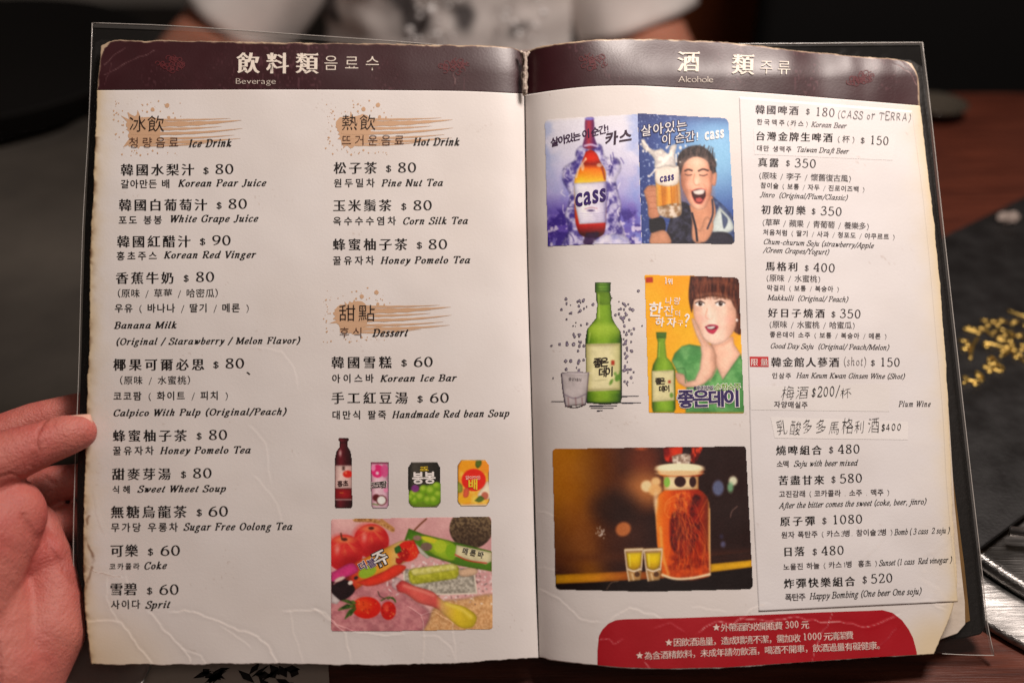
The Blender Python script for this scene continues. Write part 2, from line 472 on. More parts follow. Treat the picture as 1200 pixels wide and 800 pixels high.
# ------------------------------------------------------------------ lettering
GC = {}
GS = bpy.data.scenes.new('glyphs')
def glyph(ch):
    """outline-triangulated glyph of the built-in typeface: verts, tris, boundary normals"""
    if ch in GC: return GC[ch]
    cu = bpy.data.curves.new('g', 'FONT'); cu.body = ch; cu.size = 1.0; cu.resolution_u = 3; cu.fill_mode = 'FRONT'
    o = bpy.data.objects.new('g', cu); GS.collection.objects.link(o)
    with bpy.context.temp_override(scene=GS, view_layer=GS.view_layers[0]):
        dg = bpy.context.evaluated_depsgraph_get()
    dg.update()
    me = o.evaluated_get(dg).to_mesh()
    me.calc_loop_triangles()
    V = np.zeros(len(me.vertices) * 3); me.vertices.foreach_get('co', V); V = V.reshape(-1, 3)[:, :2]
    T = np.zeros(len(me.loop_triangles) * 3, int); me.loop_triangles.foreach_get('vertices', T); T = T.reshape(-1, 3)
    bpy.data.objects.remove(o); bpy.data.curves.remove(cu)
    if len(V):                                # merge doubles, curves come out with split vertices
        key = np.round(V * 20000).astype(np.int64); _, first, inv = np.unique(key, axis=0, return_index=True, return_inverse=True)
        inv = inv.ravel(); V = V[first]; T = inv[T]; T = T[(T[:, 0] != T[:, 1]) & (T[:, 1] != T[:, 2]) & (T[:, 0] != T[:, 2])]
        a = V[T[:, 1]] - V[T[:, 0]]; b = V[T[:, 2]] - V[T[:, 0]]; fl = (a[:, 0] * b[:, 1] - a[:, 1] * b[:, 0]) < 0
        T[fl] = T[fl][:, [0, 2, 1]]
    edges = {}
    for t in T:
        for i in range(3): edges[(t[i], t[(i + 1) % 3])] = 1
    bd = [e for e in edges if (e[1], e[0]) not in edges]
    N = np.zeros((len(V), 2)); nxt = {}; prv = {}
    for a, b in bd:
        d = V[b] - V[a]; l = np.hypot(*d)
        if l < 1e-9: continue
        n = np.array([d[1], -d[0]]) / l
        N[a] += n; N[b] += n; nxt[a] = b; prv[b] = a
    ln = np.hypot(N[:, 0], N[:, 1]) + 1e-9; N = N / ln[:, None] * np.minimum(1.5, 2 / ln)[:, None] if len(V) else N
    tips = []
    for a, b in bd:                           # right-hand ends of horizontal strokes
        d = V[b] - V[a]
        if a in prv and b in nxt and d[1] > 0.03 and d[1] < 0.10 and abs(d[0]) < 0.012:
            p = V[a] - V[prv[a]]; q = V[nxt[b]] - V[b]
            if p[0] > 0.10 and abs(p[1]) < 0.02 and q[0] < -0.10 and abs(q[1]) < 0.02: tips.append(b)
    th = 0.07
    if len(V):
        a = V[T[:, 1]] - V[T[:, 0]]; b = V[T[:, 2]] - V[T[:, 0]]; area = .5 * np.abs(a[:, 0] * b[:, 1] - a[:, 1] * b[:, 0]).sum()
        per = sum(np.hypot(*(V[j] - V[i])) for i, j in bd); th = 2 * area / max(per, 1e-6)      # mean stroke thickness
    GC[ch] = (V, T, N, tips, th); return GC[ch]
STY = {  # thickening of vertical / horizontal strokes as a share of the stroke thickness, serif triangles
    'ming': (.44, -.12, 1), 'mingB': (.55, -.04, 1), 'mingL': (.14, -.10, 1), 'thin': (-.22, -.22, 0), 'hair': (-.10, -.12, 0),
    'gung': (.26, .08, 0), 'sans': (0, 0, 0), 'bold': (.34, .28, 0), 'black': (.55, .42, 0), 'out': (1.15, 1.0, 0), 'hand': (-.24, -.26, 0)}
def cjk(ch, sty):
    V, T, N, tips, th = glyph(ch)
    hx, hy, se = STY[sty]; hx *= th; hy *= th
    if not len(V): return V, T
    P = V + N * np.array([hx, hy]); T2 = T
    if se and tips:
        ev = []; et = []
        for b in tips:
            x, y = P[b]; k = len(P) + len(ev)
            ev += [(x - .105, y - .004), (x + .012, y - .012), (x - .035, y + .050)]; et.append((k, k + 1, k + 2))
        P = np.vstack([P, ev]); T2 = np.vstack([T, et])
    return P, T2

# a small pen-drawn serif alphabet, em = 100: 'c' smooth stroke, 'l' straight stroke, 'o' ellipse
PEN = {
 'a': (48, 'c36,34 28,43 15,40 6,22 8,5 17,2 28,12 36,30|c38,44 35,15 36,4 40,2 46,8'),
 'b': (44, 'l4,66 12,68|l12,68 8,10|c8,10 14,1 26,3 36,20 35,38 26,43 14,34 9,24'),
 'c': (39, 'c34,36 30,43 19,42 8,28 6,12 13,2 24,3 35,12'),
 'd': (48, 'c36,32 28,43 15,40 6,22 8,5 17,2 28,12 36,30|l34,67 41,68|c41,68 37,30 35,8 39,2 46,8'),
 'e': (39, 'c8,20 22,22 32,30 32,40 24,43 13,36 6,20 9,5 19,2 34,12'),
 'f': (32, 'c42,62 37,68 29,62 24,45 19,10 13,-12 6,-19 -2,-15|l10,44 36,44'),
 'g': (44, 'c34,38 24,44 12,38 9,26 16,20 27,24 32,34 28,43|c16,20 8,12 14,7 30,2 32,-10 20,-19 4,-16 2,-7 14,0|l30,42 42,42'),
 'h': (48, 'l4,66 12,68|l12,68 7,0|c8,20 18,38 30,44 34,36 30,10 33,2 42,8'),
 'i': (24, 'c4,36 11,44 14,38 9,10 11,2 20,8|d14,61'),
 'j': (24, 'c6,38 14,44 16,38 11,0 6,-14 -4,-19 -10,-14|d15,61'),
 'k': (46, 'l4,66 12,68|l12,68 7,0|c9,18 20,32 32,44 38,40|c17,24 24,18 30,4 36,2 44,10'),
 'l': (24, 'l4,66 12,68|c12,68 9,30 7,8 11,2 20,8'),
 'm': (66, 'c2,36 9,44 12,38 10,24|l12,40 7,0|c9,20 18,38 27,44 31,36 29,18|l31,34 27,0|c29,20 38,38 48,44 52,36 48,10 51,2 60,8'),
 'n': (48, 'c2,36 9,44 12,38 10,24|l12,40 7,0|c9,20 18,38 30,44 34,36 30,10 33,2 42,8'),
 'o': (43, 'o21,22 15,21'),
 'p': (46, 'c0,36 7,43 11,40|l11,44 4,-19|l-4,-19 14,-19|c9,28 20,42 32,42 37,28 32,8 20,1 9,8'),
 'r': (36, 'c2,36 9,44 12,38 10,24|l12,40 7,0|c9,20 18,38 28,44 34,38'),
 's': (34, 'c28,36 22,44 12,41 10,32 18,24 27,14 22,3 11,1 3,10'),
 't': (26, 'c16,58 11,30 8,8 12,2 22,8|l3,44 24,44'),
 'u': (48, 'c2,36 9,44 13,38 9,14 12,3 22,6 32,22|c37,44 33,18 33,4 37,2 44,8'),
 'v': (42, 'c3,40 9,44 14,34 16,2|c16,2 32,20 38,38 32,44'),
 'w': (60, 'c3,40 9,44 14,34 14,2|c14,2 24,20 30,42|c30,42 32,20 33,2|c33,2 48,20 54,38 48,44'),
 'x': (44, 'c5,40 12,44 18,32 24,10 30,2 38,10|c4,6 12,4 34,40 40,40'),
 'y': (42, 'c3,40 9,44 15,34 18,4|c37,44 32,20 18,-4 8,-17 -2,-17'),
 'A': (58, 'l3,0 34,67|l34,67 49,0|l14,22 44,22|s4,0|s49,0'), 'B': (56, 'l12,67 12,0|c12,66 32,66 44,58 42,42 28,36 12,35|c28,36 46,30 48,12 36,1 12,1|s8,0|s8,67'),
 'C': (56, 'c50,52 44,64 32,66 14,56 6,34 12,10 28,1 42,4 52,16|l50,67 50,48'), 'D': (62, 'l12,67 12,0|c12,66 34,66 52,52 54,32 44,8 28,1 12,1|s8,0|s8,67'),
 'E': (52, 'l12,67 12,0|l12,66 46,66 46,54|l12,36 36,36|l12,1 48,1 48,14'),
 'F': (52, 'l12,67 12,0|l12,66 48,66 48,54|l12,36 34,36|l34,43 34,29|s12,0|s8,67'), 'G': (60, 'c50,52 44,64 32,66 14,56 6,34 12,10 28,1 42,4 50,12|l50,30 50,6|l42,30 58,30|l50,67 50,48'),
 'H': (66, 'l12,67 12,0|l53,67 53,0|l12,35 53,35|s12,0|s12,67|s53,0|s53,67'), 'I': (30, 'l15,67 15,0|s15,0|s15,67'), 'J': (38, 'c26,67 26,20 22,2 10,-4 2,6|s26,67'),
 'K': (58, 'l12,67 12,0|l12,30 48,67|l22,38 48,0|s12,0|s12,67|s48,67|s50,0'), 'M': (78, 'l10,67 10,0|l12,67 37,6|l37,6 66,67|l66,67 66,0|s10,0|s8,67|s66,0|s68,67'),
 'N': (64, 'l10,67 10,0|l10,67 52,0|l52,0 52,67|s10,0|s8,67|s52,67'), 'O': (62, 'o31,33 25,33'), 'P': (52, 'l12,67 12,0|c12,66 34,66 46,58 44,42 30,34 12,33|s12,0|s8,67'),
 'R': (58, 'l12,67 12,0|c12,66 34,66 46,58 44,42 30,34 12,33|l26,34 50,0|s12,0|s8,67|s52,0'), 'S': (48, 'c42,54 36,65 22,66 10,58 12,44 26,36 42,26 44,10 32,1 16,1 4,14|l42,67 42,50|l4,0 4,18'),
 'T': (56, 'l30,67 30,0|l4,54 4,66 56,66 56,54|s30,0'), 'V': (54, 'l6,67 28,0|l28,0 50,67|s6,67|s50,67'), 'W': (76, 'l6,67 20,0|l20,0 38,67|l38,67 52,0|l52,0 72,67|s6,67|s38,67|s72,67'),
 'Y': (54, 'l4,67 28,34|l28,34 28,0|l28,34 52,67|s28,0|s4,67|s52,67'),
 '0': (50, 'o24,33 18,33'), '1': (50, 'l26,67 26,0|l26,66 14,59|s26,0'), '2': (50, 'c8,50 12,64 26,66 40,56 36,40 20,18 6,2|l6,2 42,2 45,14'),
 '3': (50, 'c8,56 20,66 36,62 36,46 20,36|c20,36 40,30 42,12 28,1 12,1 4,10'), '4': (50, 'l32,67 4,20 46,20|l34,67 34,0|s34,0'),
 '5': (50, 'l40,65 14,65 10,38|c10,38 24,42 40,34 42,16 30,1 14,1 4,8'), '6': (50, 'c40,64 22,56 8,32 10,8 24,1 40,8 42,26 30,40 14,36 8,24'),
 '8': (50, 'c24,66 38,60 36,44 24,36 10,24 8,8 24,1 40,8 38,24 24,36 12,46 10,58 24,66'), '9': (50, 'c10,3 28,11 42,35 40,59 26,66 10,59 8,41 20,27 36,31 42,43'),
 '$': (46, 'c38,50 32,60 20,61 11,54 13,44 24,36 36,28 38,15 28,7 16,7 7,18|l23,70 23,-3'),
 '(': (30, 'c26,72 12,50 12,14 26,-12'), ')': (30, 'c6,72 20,50 20,14 6,-12'), '/': (32, 'l2,-10 30,70'), '.': (22, 'd10,4'), ',': (22, 'd10,4|l12,4 6,-10'),
 '-': (34, 'l4,24 28,24'), '#': (50, 'l14,0 22,60|l32,0 40,60|l4,20 46,20|l6,42 48,42'), '!': (26, 'l13,67 13,20|d13,4'), '?': (44, 'c8,54 20,66 36,58 30,40 20,30 20,20|d20,4'), ' ': (26, '')}
def pen(ch, wx, wy, serif=True, it=0.0):
    adv, src = PEN[ch]; VV = []; TT = []
    def ribbon(p, closed=False):
        p = np.array(p, float)
        d = np.gradient(p, axis=0) if not closed else (np.roll(p, -1, 0) - np.roll(p, 1, 0))
        l = np.hypot(d[:, 0], d[:, 1])[:, None] + 1e-9; d = d / l
        o = np.stack([-d[:, 1] * wx, d[:, 0] * wy], -1)
        # keep at least the thin width across the stroke
        n = len(p); k = len(VV)
        for a, b in zip(p + o, p - o): VV.append(a); VV.append(b)
        for i in range(n - (0 if closed else 1)):
            j = (i + 1) % n; q = (k + 2 * i, k + 2 * i + 1, k + 2 * j + 1, k + 2 * j)
            TT.append((q[0], q[1], q[2])); TT.append((q[0], q[2], q[3]))
    for st in [s for s in src.split('|') if s]:
        kind = st[0]; pts = [tuple(float(v) for v in t.split(',')) for t in st[1:].split()]
        if kind == 'c': ribbon(curve(pts, 4 * len(pts)))
        elif kind == 'l':
            for a, b in zip(pts[:-1], pts[1:]):
                a = np.array(a); b = np.array(b); ribbon(np.linspace(a, b, 3))
        elif kind == 'o':
            t = np.linspace(0, 2 * math.pi, 22, endpoint=False); (cx, cy), (rx, ry) = pts
            ribbon(np.stack([cx + (rx) * np.cos(t), cy + (ry - wy * .5) * np.sin(t)], -1), True)
        elif kind == 'd':
            t = np.linspace(0, 2 * math.pi, 9)[:-1]; k = len(VV); r = max(wx * 1.05, 4.2)
            VV.extend(np.array(pts[0]) + r * np.stack([np.cos(t), np.sin(t)], -1))
            TT.extend([(k, k + i, k + i + 1) for i in range(1, 7)])
        elif kind == 's' and serif:
            x, y = pts[0]; s = 1 if y < 30 else -1; k = len(VV)
            VV.extend([np.array(q) for q in ((x - 11.5, y), (x + 11.5, y), (x + 11.5, y + 3.2 * s), (x - 11.5, y + 3.2 * s), (x - wx - .5, y + 9 * s), (x + wx + .5, y + 9 * s))])
            TT.extend([(k, k + 1, k + 2), (k, k + 2, k + 3), (k + 3, k + 2, k + 5), (k + 3, k + 5, k + 4)])
    V = np.array(VV) if VV else np.zeros((0, 2)); V = V.reshape(-1, 2)
    if it and len(V): V[:, 0] += it * V[:, 1]
    return adv, V / 67.0, np.array(TT, int).reshape(-1, 3)      # cap height = 1

class Ent:
    """collects lettering of one printed entry; positions in photo pixels"""
    def __init__(self, side, off): self.side, self.off = side, off; self.V = []; self.T = []; self.M = []; self.mats = []; self.n = 0; self.z = []
    def add(self, V, T, col, dz=0.0):
        if not len(V): return
        m = ink(col)
        if m not in self.mats: self.mats.append(m)
        self.V.append(V); self.T.append(T + self.n); self.M += [self.mats.index(m)] * len(T); self.n += len(V); self.z += [self.off + dz] * len(V)
    def build(self, name, parent, label=None):
        if not self.n: return
        V = np.vstack(self.V); T = np.vstack(self.T)
        W = surf(V[:, 0], V[:, 1], self.side, np.array(self.z))
        o = mesh_np(name, W, T, None, parent, mats=self.mats, mat_idx=self.M)
        if label: o['label'] = label
        return o
def is_cjk(c): return ord(c) > 0x2000
def adv_of(c):
    if is_cjk(c): return 1.0
    return {' ': .42, '(': .5, ')': .5, '/': .5, '.': .45, ',': .45}.get(c, .55)
def run_cjk(E, cr, text, x0, x1, y0, y1, size, sty='ming', col=K, dz=0.0, jit=0.0, slant=0.0, wx=1.0):
    ox, oy, s = cr; x0, x1, y0, y1, size = ox + x0 / s, ox + x1 / s, oy + y0 / s, oy + y1 / s, size / s
    adv = [adv_of(c) for c in text]; nat = sum(adv) * size * wx; n = max(1, len(text) - 1)
    tr = (x1 - x0 - nat) / n
    if len(text) == 1: tr = 0
    L = math.hypot(x1 - x0, y1 - y0); dx, dy = (x1 - x0) / L, (y1 - y0) / L
    x = 0.0
    for c, a in zip(text, adv):
        if c != ' ':
            if is_cjk(c):
                V, T = cjk(c, sty); sc = size * 0.98
                P = V * sc + np.array([0.0, 0.085 * sc]); P[:, 0] *= wx
            else:
                w = 3.6 if sty in ('ming', 'gung', 'mingL') else 6
                ad, V, T = pen(c, w, w * .7, False); P = V * size * .66; P[:, 0] += .10 * size
                P[:, 1] += size * .06
            if jit:
                sd = random.randint(0, 999); P = P + size * jit * .9 * np.stack([vnoise(P[:, 0] + 50, P[:, 1] + 50, size * .33, sd) - .5, vnoise(P[:, 0] + 50, P[:, 1] + 50, size * .33, sd + 1) - .5], -1)
                r = random.uniform(-jit, jit); P = P @ np.array([[math.cos(r), math.sin(r)], [-math.sin(r), math.cos(r)]]) * random.uniform(1 - jit, 1 + jit) + np.array([0, random.uniform(-jit, jit) * size * .6])
            P = P + np.array([0, 0.0]); X = P[:, 0] + slant * P[:, 1] + x; Y = P[:, 1]
            E.add(np.stack([x0 + X * dx + Y * dy, y0 + X * dy - Y * dx], -1), T, col, dz)
        x += a * size * wx + tr
def run_pen(E, cr, text, x0, x1, y0, y1, cap, wx=7.6, wy=2.6, it=0.27, col=K, serif=True, dz=0.0, jit=0.0, track=10.0):
    ox, oy, s = cr; x0, x1, y0, y1, cap = ox + x0 / s, ox + x1 / s, oy + y0 / s, oy + y1 / s, cap / s
    gl = [pen(c, wx, wy, serif, it) for c in text]
    nat = (sum(g[0] for g in gl) + track * (len(text) - 1)) / 67.0 * cap
    k = (x1 - x0) / nat; L = math.hypot(x1 - x0, y1 - y0); dx, dy = (x1 - x0) / L, (y1 - y0) / L
    x = 0.0
    for ad, V, T in gl:
        if len(V):
            q = V.copy()
            if jit:
                r = random.uniform(-jit, jit); q = q @ np.array([[math.cos(r), math.sin(r)], [-math.sin(r), math.cos(r)]]) * random.uniform(1 - jit, 1 + jit)
            X = q[:, 0] * cap * k + x; Y = q[:, 1] * cap
            E.add(np.stack([x0 + X * dx + Y * dy, y0 + X * dy - Y * dx], -1), T, col, dz)
        x += (ad + track) / 67.0 * cap * k
def run_sans(E, cr, text, x0, x1, y0, y1, cap, sty='sans', col=WH, dz=0.0, slant=0.0):
    """latin set in the built-in sans"""
    ox, oy, s = cr; x0, x1, y0, y1, cap = ox + x0 / s, ox + x1 / s, oy + y0 / s, oy + y1 / s, cap / s
    cu = []; x = 0.0
    for c in text:
        V, T = cjk(c, sty); w = (V[:, 0].max() - V[:, 0].min()) if len(V) else .25
        if len(V): V = V - np.array([V[:, 0].min(), 0])
        cu.append((x, V, T)); x += w + .07
    k = (x1 - x0) / x; sc = cap / .70; L = math.hypot(x1 - x0, y1 - y0); dx, dy = (x1 - x0) / L, (y1 - y0) / L
    for x, V, T in cu:
        if not len(V): continue
        Y = V[:, 1] * sc; X = (V[:, 0] + x) * k + slant * Y
        E.add(np.stack([x0 + X * dx + Y * dy, y0 + X * dy - Y * dx], -1), T, col, dz)

INKOFF = 0.00016
L1 = (110, 110, 4.615); L2 = (110, 270, 4.615); L3 = (110, 400, 4.615); L4 = (100, 560, 4.444)
M1 = (370, 110, 4.615); M2 = (370, 260, 4.615); M3 = (370, 400, 4.615)
R1 = (870, 100, 5); R2 = (870, 230, 5); R3 = (870, 370, 5); R4 = (870, 500, 4.444); R5 = (880, 620, 4); F6 = (620, 640, 4)
PX = (0, 0, 1)
def entry(side, off, items, parent, name='menu_entry', label=None):
    if name in ('picture_lettering', 'page_title', 'section_heading') and len(items) > 1:
        for k, it in enumerate(items): entry(side, off + 1e-6 * k, [it], parent, name, label)
        return
    E = Ent(side, off)
    for it in items: it[0](E, *it[1:-1], **it[-1])
    return E.build(name, parent, label)
def left_item(cr, cn, cx0, cx1, cb, dol, price, kr=None, en=None, extra=()):
    """chinese name, dollar sign, price, then the korean and english lines (crop pixels)"""
    it = [(run_cjk, cr, cn, cx0, cx1, cb + 1, cb, 71, {}),
          (run_pen, cr, '$', dol[0], dol[1], dol[2] - 2, dol[2] - 2, 36, dict(wx=4.2, wy=3, it=0)),
          (run_pen, cr, price[0], price[1], price[2], price[3], price[3] - 1, 53, dict(wx=5.2, wy=2.2, it=0, track=6))]
    if kr: it.append((run_cjk, cr, kr[0], kr[1], kr[2], kr[3], kr[3] - 2, kr[4] if len(kr) > 4 else 52, dict(sty='gung')))
    if en: it.append((run_pen, cr, en[0], en[1], en[2], en[3], en[4] if len(en) > 4 else en[3] - 3, 38, {}))
    it += list(extra)
    entry(-1, INKOFF, it, page_l)
C = run_cjk; P_ = run_pen
left_item(L1, '韓國水梨汁', 145, 545, 442, (588, 624, 436), ('80', 656, 758, 433), ('갈아만든 배', 145, 418, 511), ('Korean Pear Juice', 455, 928, 502))
left_item(L1, '韓國白葡萄汁', 135, 615, 632, (660, 694, 624), ('80', 727, 831, 621), ('포도 봉봉', 133, 375, 706), ('White Grape Juice', 410, 885, 694))
left_item(L2, '韓國紅醋汁', 125, 525, 91, (569, 606, 81), ('90', 639, 743, 80), ('홍초주스', 122, 348, 161), ('Korean Red Vinger', 378, 872, 151))
left_item(L2, '香蕉牛奶', 118, 435, 288, (482, 516, 279), ('80', 551, 654, 277), None, None, (
    (C, L2, '（原味 / 草莓 / 哈密瓜）', 96, 706, 362, 361, 51, dict(sty='mingL')), (C, L2, '우유 ( 바나나 / 딸기 / 메론 )', 112, 845, 443, 441, 52, dict(sty='gung')),
    (P_, L2, 'Banana Milk', 110, 445, 530, 528, 36, {}), (P_, L2, '(Original / Starawberry / Melon Flavor)', 118, 1112, 618, 611, 36, {})))
left_item(L3, '椰果可爾必思', 105, 600, 156, (642, 678, 146), ('80', 711, 816, 144), None, None, (
    (C, L3, '、', 824, 860, 182, 182, 62, {}),
    (C, L3, '（原味 / 水蜜桃）', 108, 556, 232, 231, 51, dict(sty='mingL')), (C, L3, '코코팜 ( 화이트 / 피치 )', 105, 732, 318, 314, 52, dict(sty='gung')),
    (P_, L3, 'Calpico With Pulp (Original/Peach)', 104, 1038, 403, 395, 36, {})))
left_item(L3, '蜂蜜柚子茶', 102, 505, 540, (552, 586, 531), ('80', 621, 724, 530), ('꿀유자차', 102, 330, 613), ('Honey Pomelo Tea', 357, 845, 607, 603))
left_item(L3, '甜麥芽湯', 98, 418, 747, (467, 502, 739), ('80', 535, 640, 737), None, None, (
    (C, L4, '식혜', 140, 240, 78, 78, 45, dict(sty='gung')), (P_, L4, 'Sweet Wheet Soup', 272, 730, 73, 70, 35, {})))
left_item(L4, '無糖烏龍茶', 132, 530, 206, (576, 610, 199), ('60', 641, 746, 198), ('무가당 우롱차', 133, 488, 279), ('Sugar Free Oolong Tea', 512, 1075, 271, 268))
left_item(L4, '可樂', 130, 277, 408, (322, 356, 403), ('60', 391, 496, 402), ('코카콜라', 125, 287, 476, 38), ('Coke', 305, 421, 474))
left_item(L4, '雪碧', 128, 272, 608, (317, 352, 606), ('60', 385, 489, 605), ('사이다', 133, 292, 680), ('Sprit', 313, 438, 677))
left_item(M1, '松子茶', 97, 333, 432, (376, 411, 425), ('80', 444, 546, 425), ('원두밀차', 97, 325, 506), ('Pine Nut Tea', 355, 685, 501))
left_item(M1, '玉米鬚茶', 93, 412, 635, (459, 493, 630), ('80', 527, 631, 629), ('옥수수수염차', 93, 440, 711), ('Corn Silk Tea', 470, 820, 706))
left_item(M2, '蜂蜜柚子茶', 92, 497, 153, (542, 578, 147), ('80', 609, 714, 147), ('꿀유자차', 92, 322, 232), ('Honey Pomelo Tea', 350, 832, 226))
left_item(M2, '韓國雪糕', 85, 413, 790, (459, 496, 782), ('60', 530, 636, 782), None, None, (
    (C, M3, '아이스바', 87, 320, 223, 221, 52, dict(sty='gung')), (P_, M3, 'Korean Ice Bar', 348, 757, 217, 213, 36, {})))
left_item(M3, '手工紅豆湯', 85, 500, 336, (546, 582, 331), ('60', 617, 723, 330), ('대만식 팔죽', 88, 388, 420), ('Handmade Red bean Soup', 413, 1045, 413, 405))

# section headings with their brush splashes
SPLC = (205, 166, 132)
def splash(ox, oy, s, seed, name='brush_splash'):
    """paint-brush mark: ragged head at the left, streaks drawn to the right, drops around"""
    r = random.Random(seed); E = Ent(-1, INKOFF * .5)
    def q(x, y): return (ox + x / s, oy + y / s)
    def poly(pts, z=0.0):
        P = np.array([q(*p) for p in pts]); c = P.mean(0); k = len(P)
        E.add(np.vstack([P, c]), np.array([(i, (i + 1) % k, k) for i in range(k)]), SPLC, z)
    pts = []
    for k in range(70):                       # head
        a = 2 * math.pi * k / 70; sp = (1 + r.choice([.34, .12, .02, -.04, -.08, .05, -.02]) * r.random() * (1.5 if math.cos(a) < .2 else .3)) * (abs(math.cos(a)) ** 3.2 + abs(math.sin(a)) ** 3.2) ** (-1 / 3.2) * (.94 + .10 * math.sin(3.3 * a + seed))
        pts.append((264 + 92 * math.cos(a) * sp, 200 + 88 * math.sin(a) * sp))
    poly(pts)
    for (y0, y1, th, x1) in ((136, 132, 12, 740), (160, 142, 30, 800), (186, 176, 16, 690), (212, 186, 17, 805), (238, 222, 14, 760), (258, 240, 20, 795), (276, 262, 12, 640), (148, 158, 10, 640)):
        n = 24; up = []; dn = []
        for i in range(n):
            t = i / (n - 1); x = 200 + (x1 - 200) * t; y = y0 + (y1 - y0) * t ** 2.2 + 6 * math.sin(t * 3.0)
            w = th * .5 * (1 - t ** 2.4) * (1 + .18 * math.sin(i * 1.7 + y0)) + .4
            up.append(q(x, y - w)); dn.append(q(x, y + w))
        V = np.array(up + dn); T = [(i, i + 1, n + i + 1) for i in range(n - 1)] + [(i, n + i + 1, n + i) for i in range(n - 1)]
        E.add(V, np.array(T), SPLC, 0.000015 * (y0 % 3))
    drops = [(397, 64, 13), (318, 86, 12), (405, 128, 9), (288, 98, 6), (252, 332, 6), (265, 62, 4), (290, 58, 5), (350, 40, 5), (360, 95, 4), (440, 130, 5), (152, 328, 5), (318, 308, 6), (345, 322, 4), (292, 326, 4), (232, 318, 4), (470, 122, 3), (430, 105, 4), (400, 318, 3), (440, 322, 3)]
    drops += [(r.uniform(110, 470), r.choice([r.uniform(40, 110), r.uniform(295, 335)]), r.uniform(1.5, 4)) for _ in range(26)]
    drops += [(r.uniform(105, 165), r.uniform(90, 300), r.uniform(1.5, 5)) for _ in range(18)]
    for (x, y, rr) in drops:
        poly([(x + rr * math.cos(a) * r.uniform(.85, 1.1), y + rr * math.sin(a) * r.uniform(.85, 1.1)) for a in [2 * math.pi * i / 9 for i in range(9)]], 0.00001)
    E.build(name, page_l)
splash(110, 110, 4.615, 1); splash(370 - 13, 110 - .6, 4.615, 2); splash(370 - 15, 260 + 68.6, 4.615, 3)
hd = dict(sty='hair', col=(34, 18, 15)); hd2 = dict(sty='hair', col=(74, 36, 24)); o2 = INKOFF * 2
entry(-1, o2, [(C, L1, '冰飲', 190, 386, 206, 205, 97, hd), (C, L1, '청량음료', 188, 468, 293, 290, 64, hd2), (P_, L1, 'Ice Drink', 512, 742, 287, 284, 40, {})], page_l, 'section_heading')
entry(-1, o2, [(C, M1, '熱飲', 138, 328, 196, 196, 92, hd), (C, M1, '뜨거운음료', 138, 487, 279, 279, 64, hd2), (P_, M1, 'Hot Drink', 528, 775, 278, 278, 40, {})], page_l, 'section_heading')
entry(-1, o2, [(C, M2, '甜點', 123, 326, 536, 536, 98, hd), (C, M2, '후식', 127, 262, 626, 626, 64, hd2), (P_, M2, 'Dessert', 308, 495, 618, 616, 40, {})], page_l, 'section_heading')
H2 = (200, 0, 4); H3 = (600, 0, 4); H4 = (860, 0, 3.524)
entry(-1, INKOFF, [(C, H2, '飲料類', 310, 694, 345, 347, 108, dict(sty='mingB', col=WH)), (C, H2, '음료수', 716, 988, 330, 332, 78, dict(sty='hair', col=WH)), (run_sans, H2, 'Beverage', 306, 496, 394, 394, 27, dict(sty='thin'))], page_l, 'page_title')
entry(1, .00045, [(C, H3, '酒', 776, 882, 336, 337, 106, dict(sty='mingB', col=WH)), (C, H3, '類', 1030, 1138, 349, 352, 106, dict(sty='mingB', col=WH)), (C, H4, '주류', 105, 242, 305, 309, 64, dict(sty='hair', col=WH)), (run_sans, H3, 'Alcohole', 780, 946, 386, 387, 30, dict(sty='thin'))], page_r, 'page_title')
def rosette(cx, cy, w, side, parent, seed):
    """dim red flower ornament printed on the header"""
    r = random.Random(seed); E = Ent(side, INKOFF)
    for k in range(26):
        a = r.uniform(0, 6.28); d = r.random() ** .6; x = cx + w * .5 * d * math.cos(a); y = cy + w * .26 * d * math.sin(a)
        R = w * r.uniform(.06, .11); n = 12; t0 = r.uniform(0, 6.28)
        t = np.linspace(0, 5.2, n) + t0; o = np.stack([x + R * np.cos(t) * 1.1, y + R * np.sin(t)], -1); i = np.stack([x + (R - .9) * np.cos(t) * 1.1, y + (R - .9) * np.sin(t)], -1)
        E.add(np.vstack([o, i]), np.array([(j, j + 1, n + j + 1) for j in range(n - 1)] + [(j, n + j + 1, n + j) for j in range(n - 1)]), (88, 30, 35), 1e-6 * k)
    E.build('flower_ornament', parent)
rosette(200, 75, 32, -1, page_l, 1); rosette(533, 78, 33, -1, page_l, 2); rosette(695, 73, 33, 1, page_r, 3); rosette(1008, 92, 33, 1, page_r, 4)

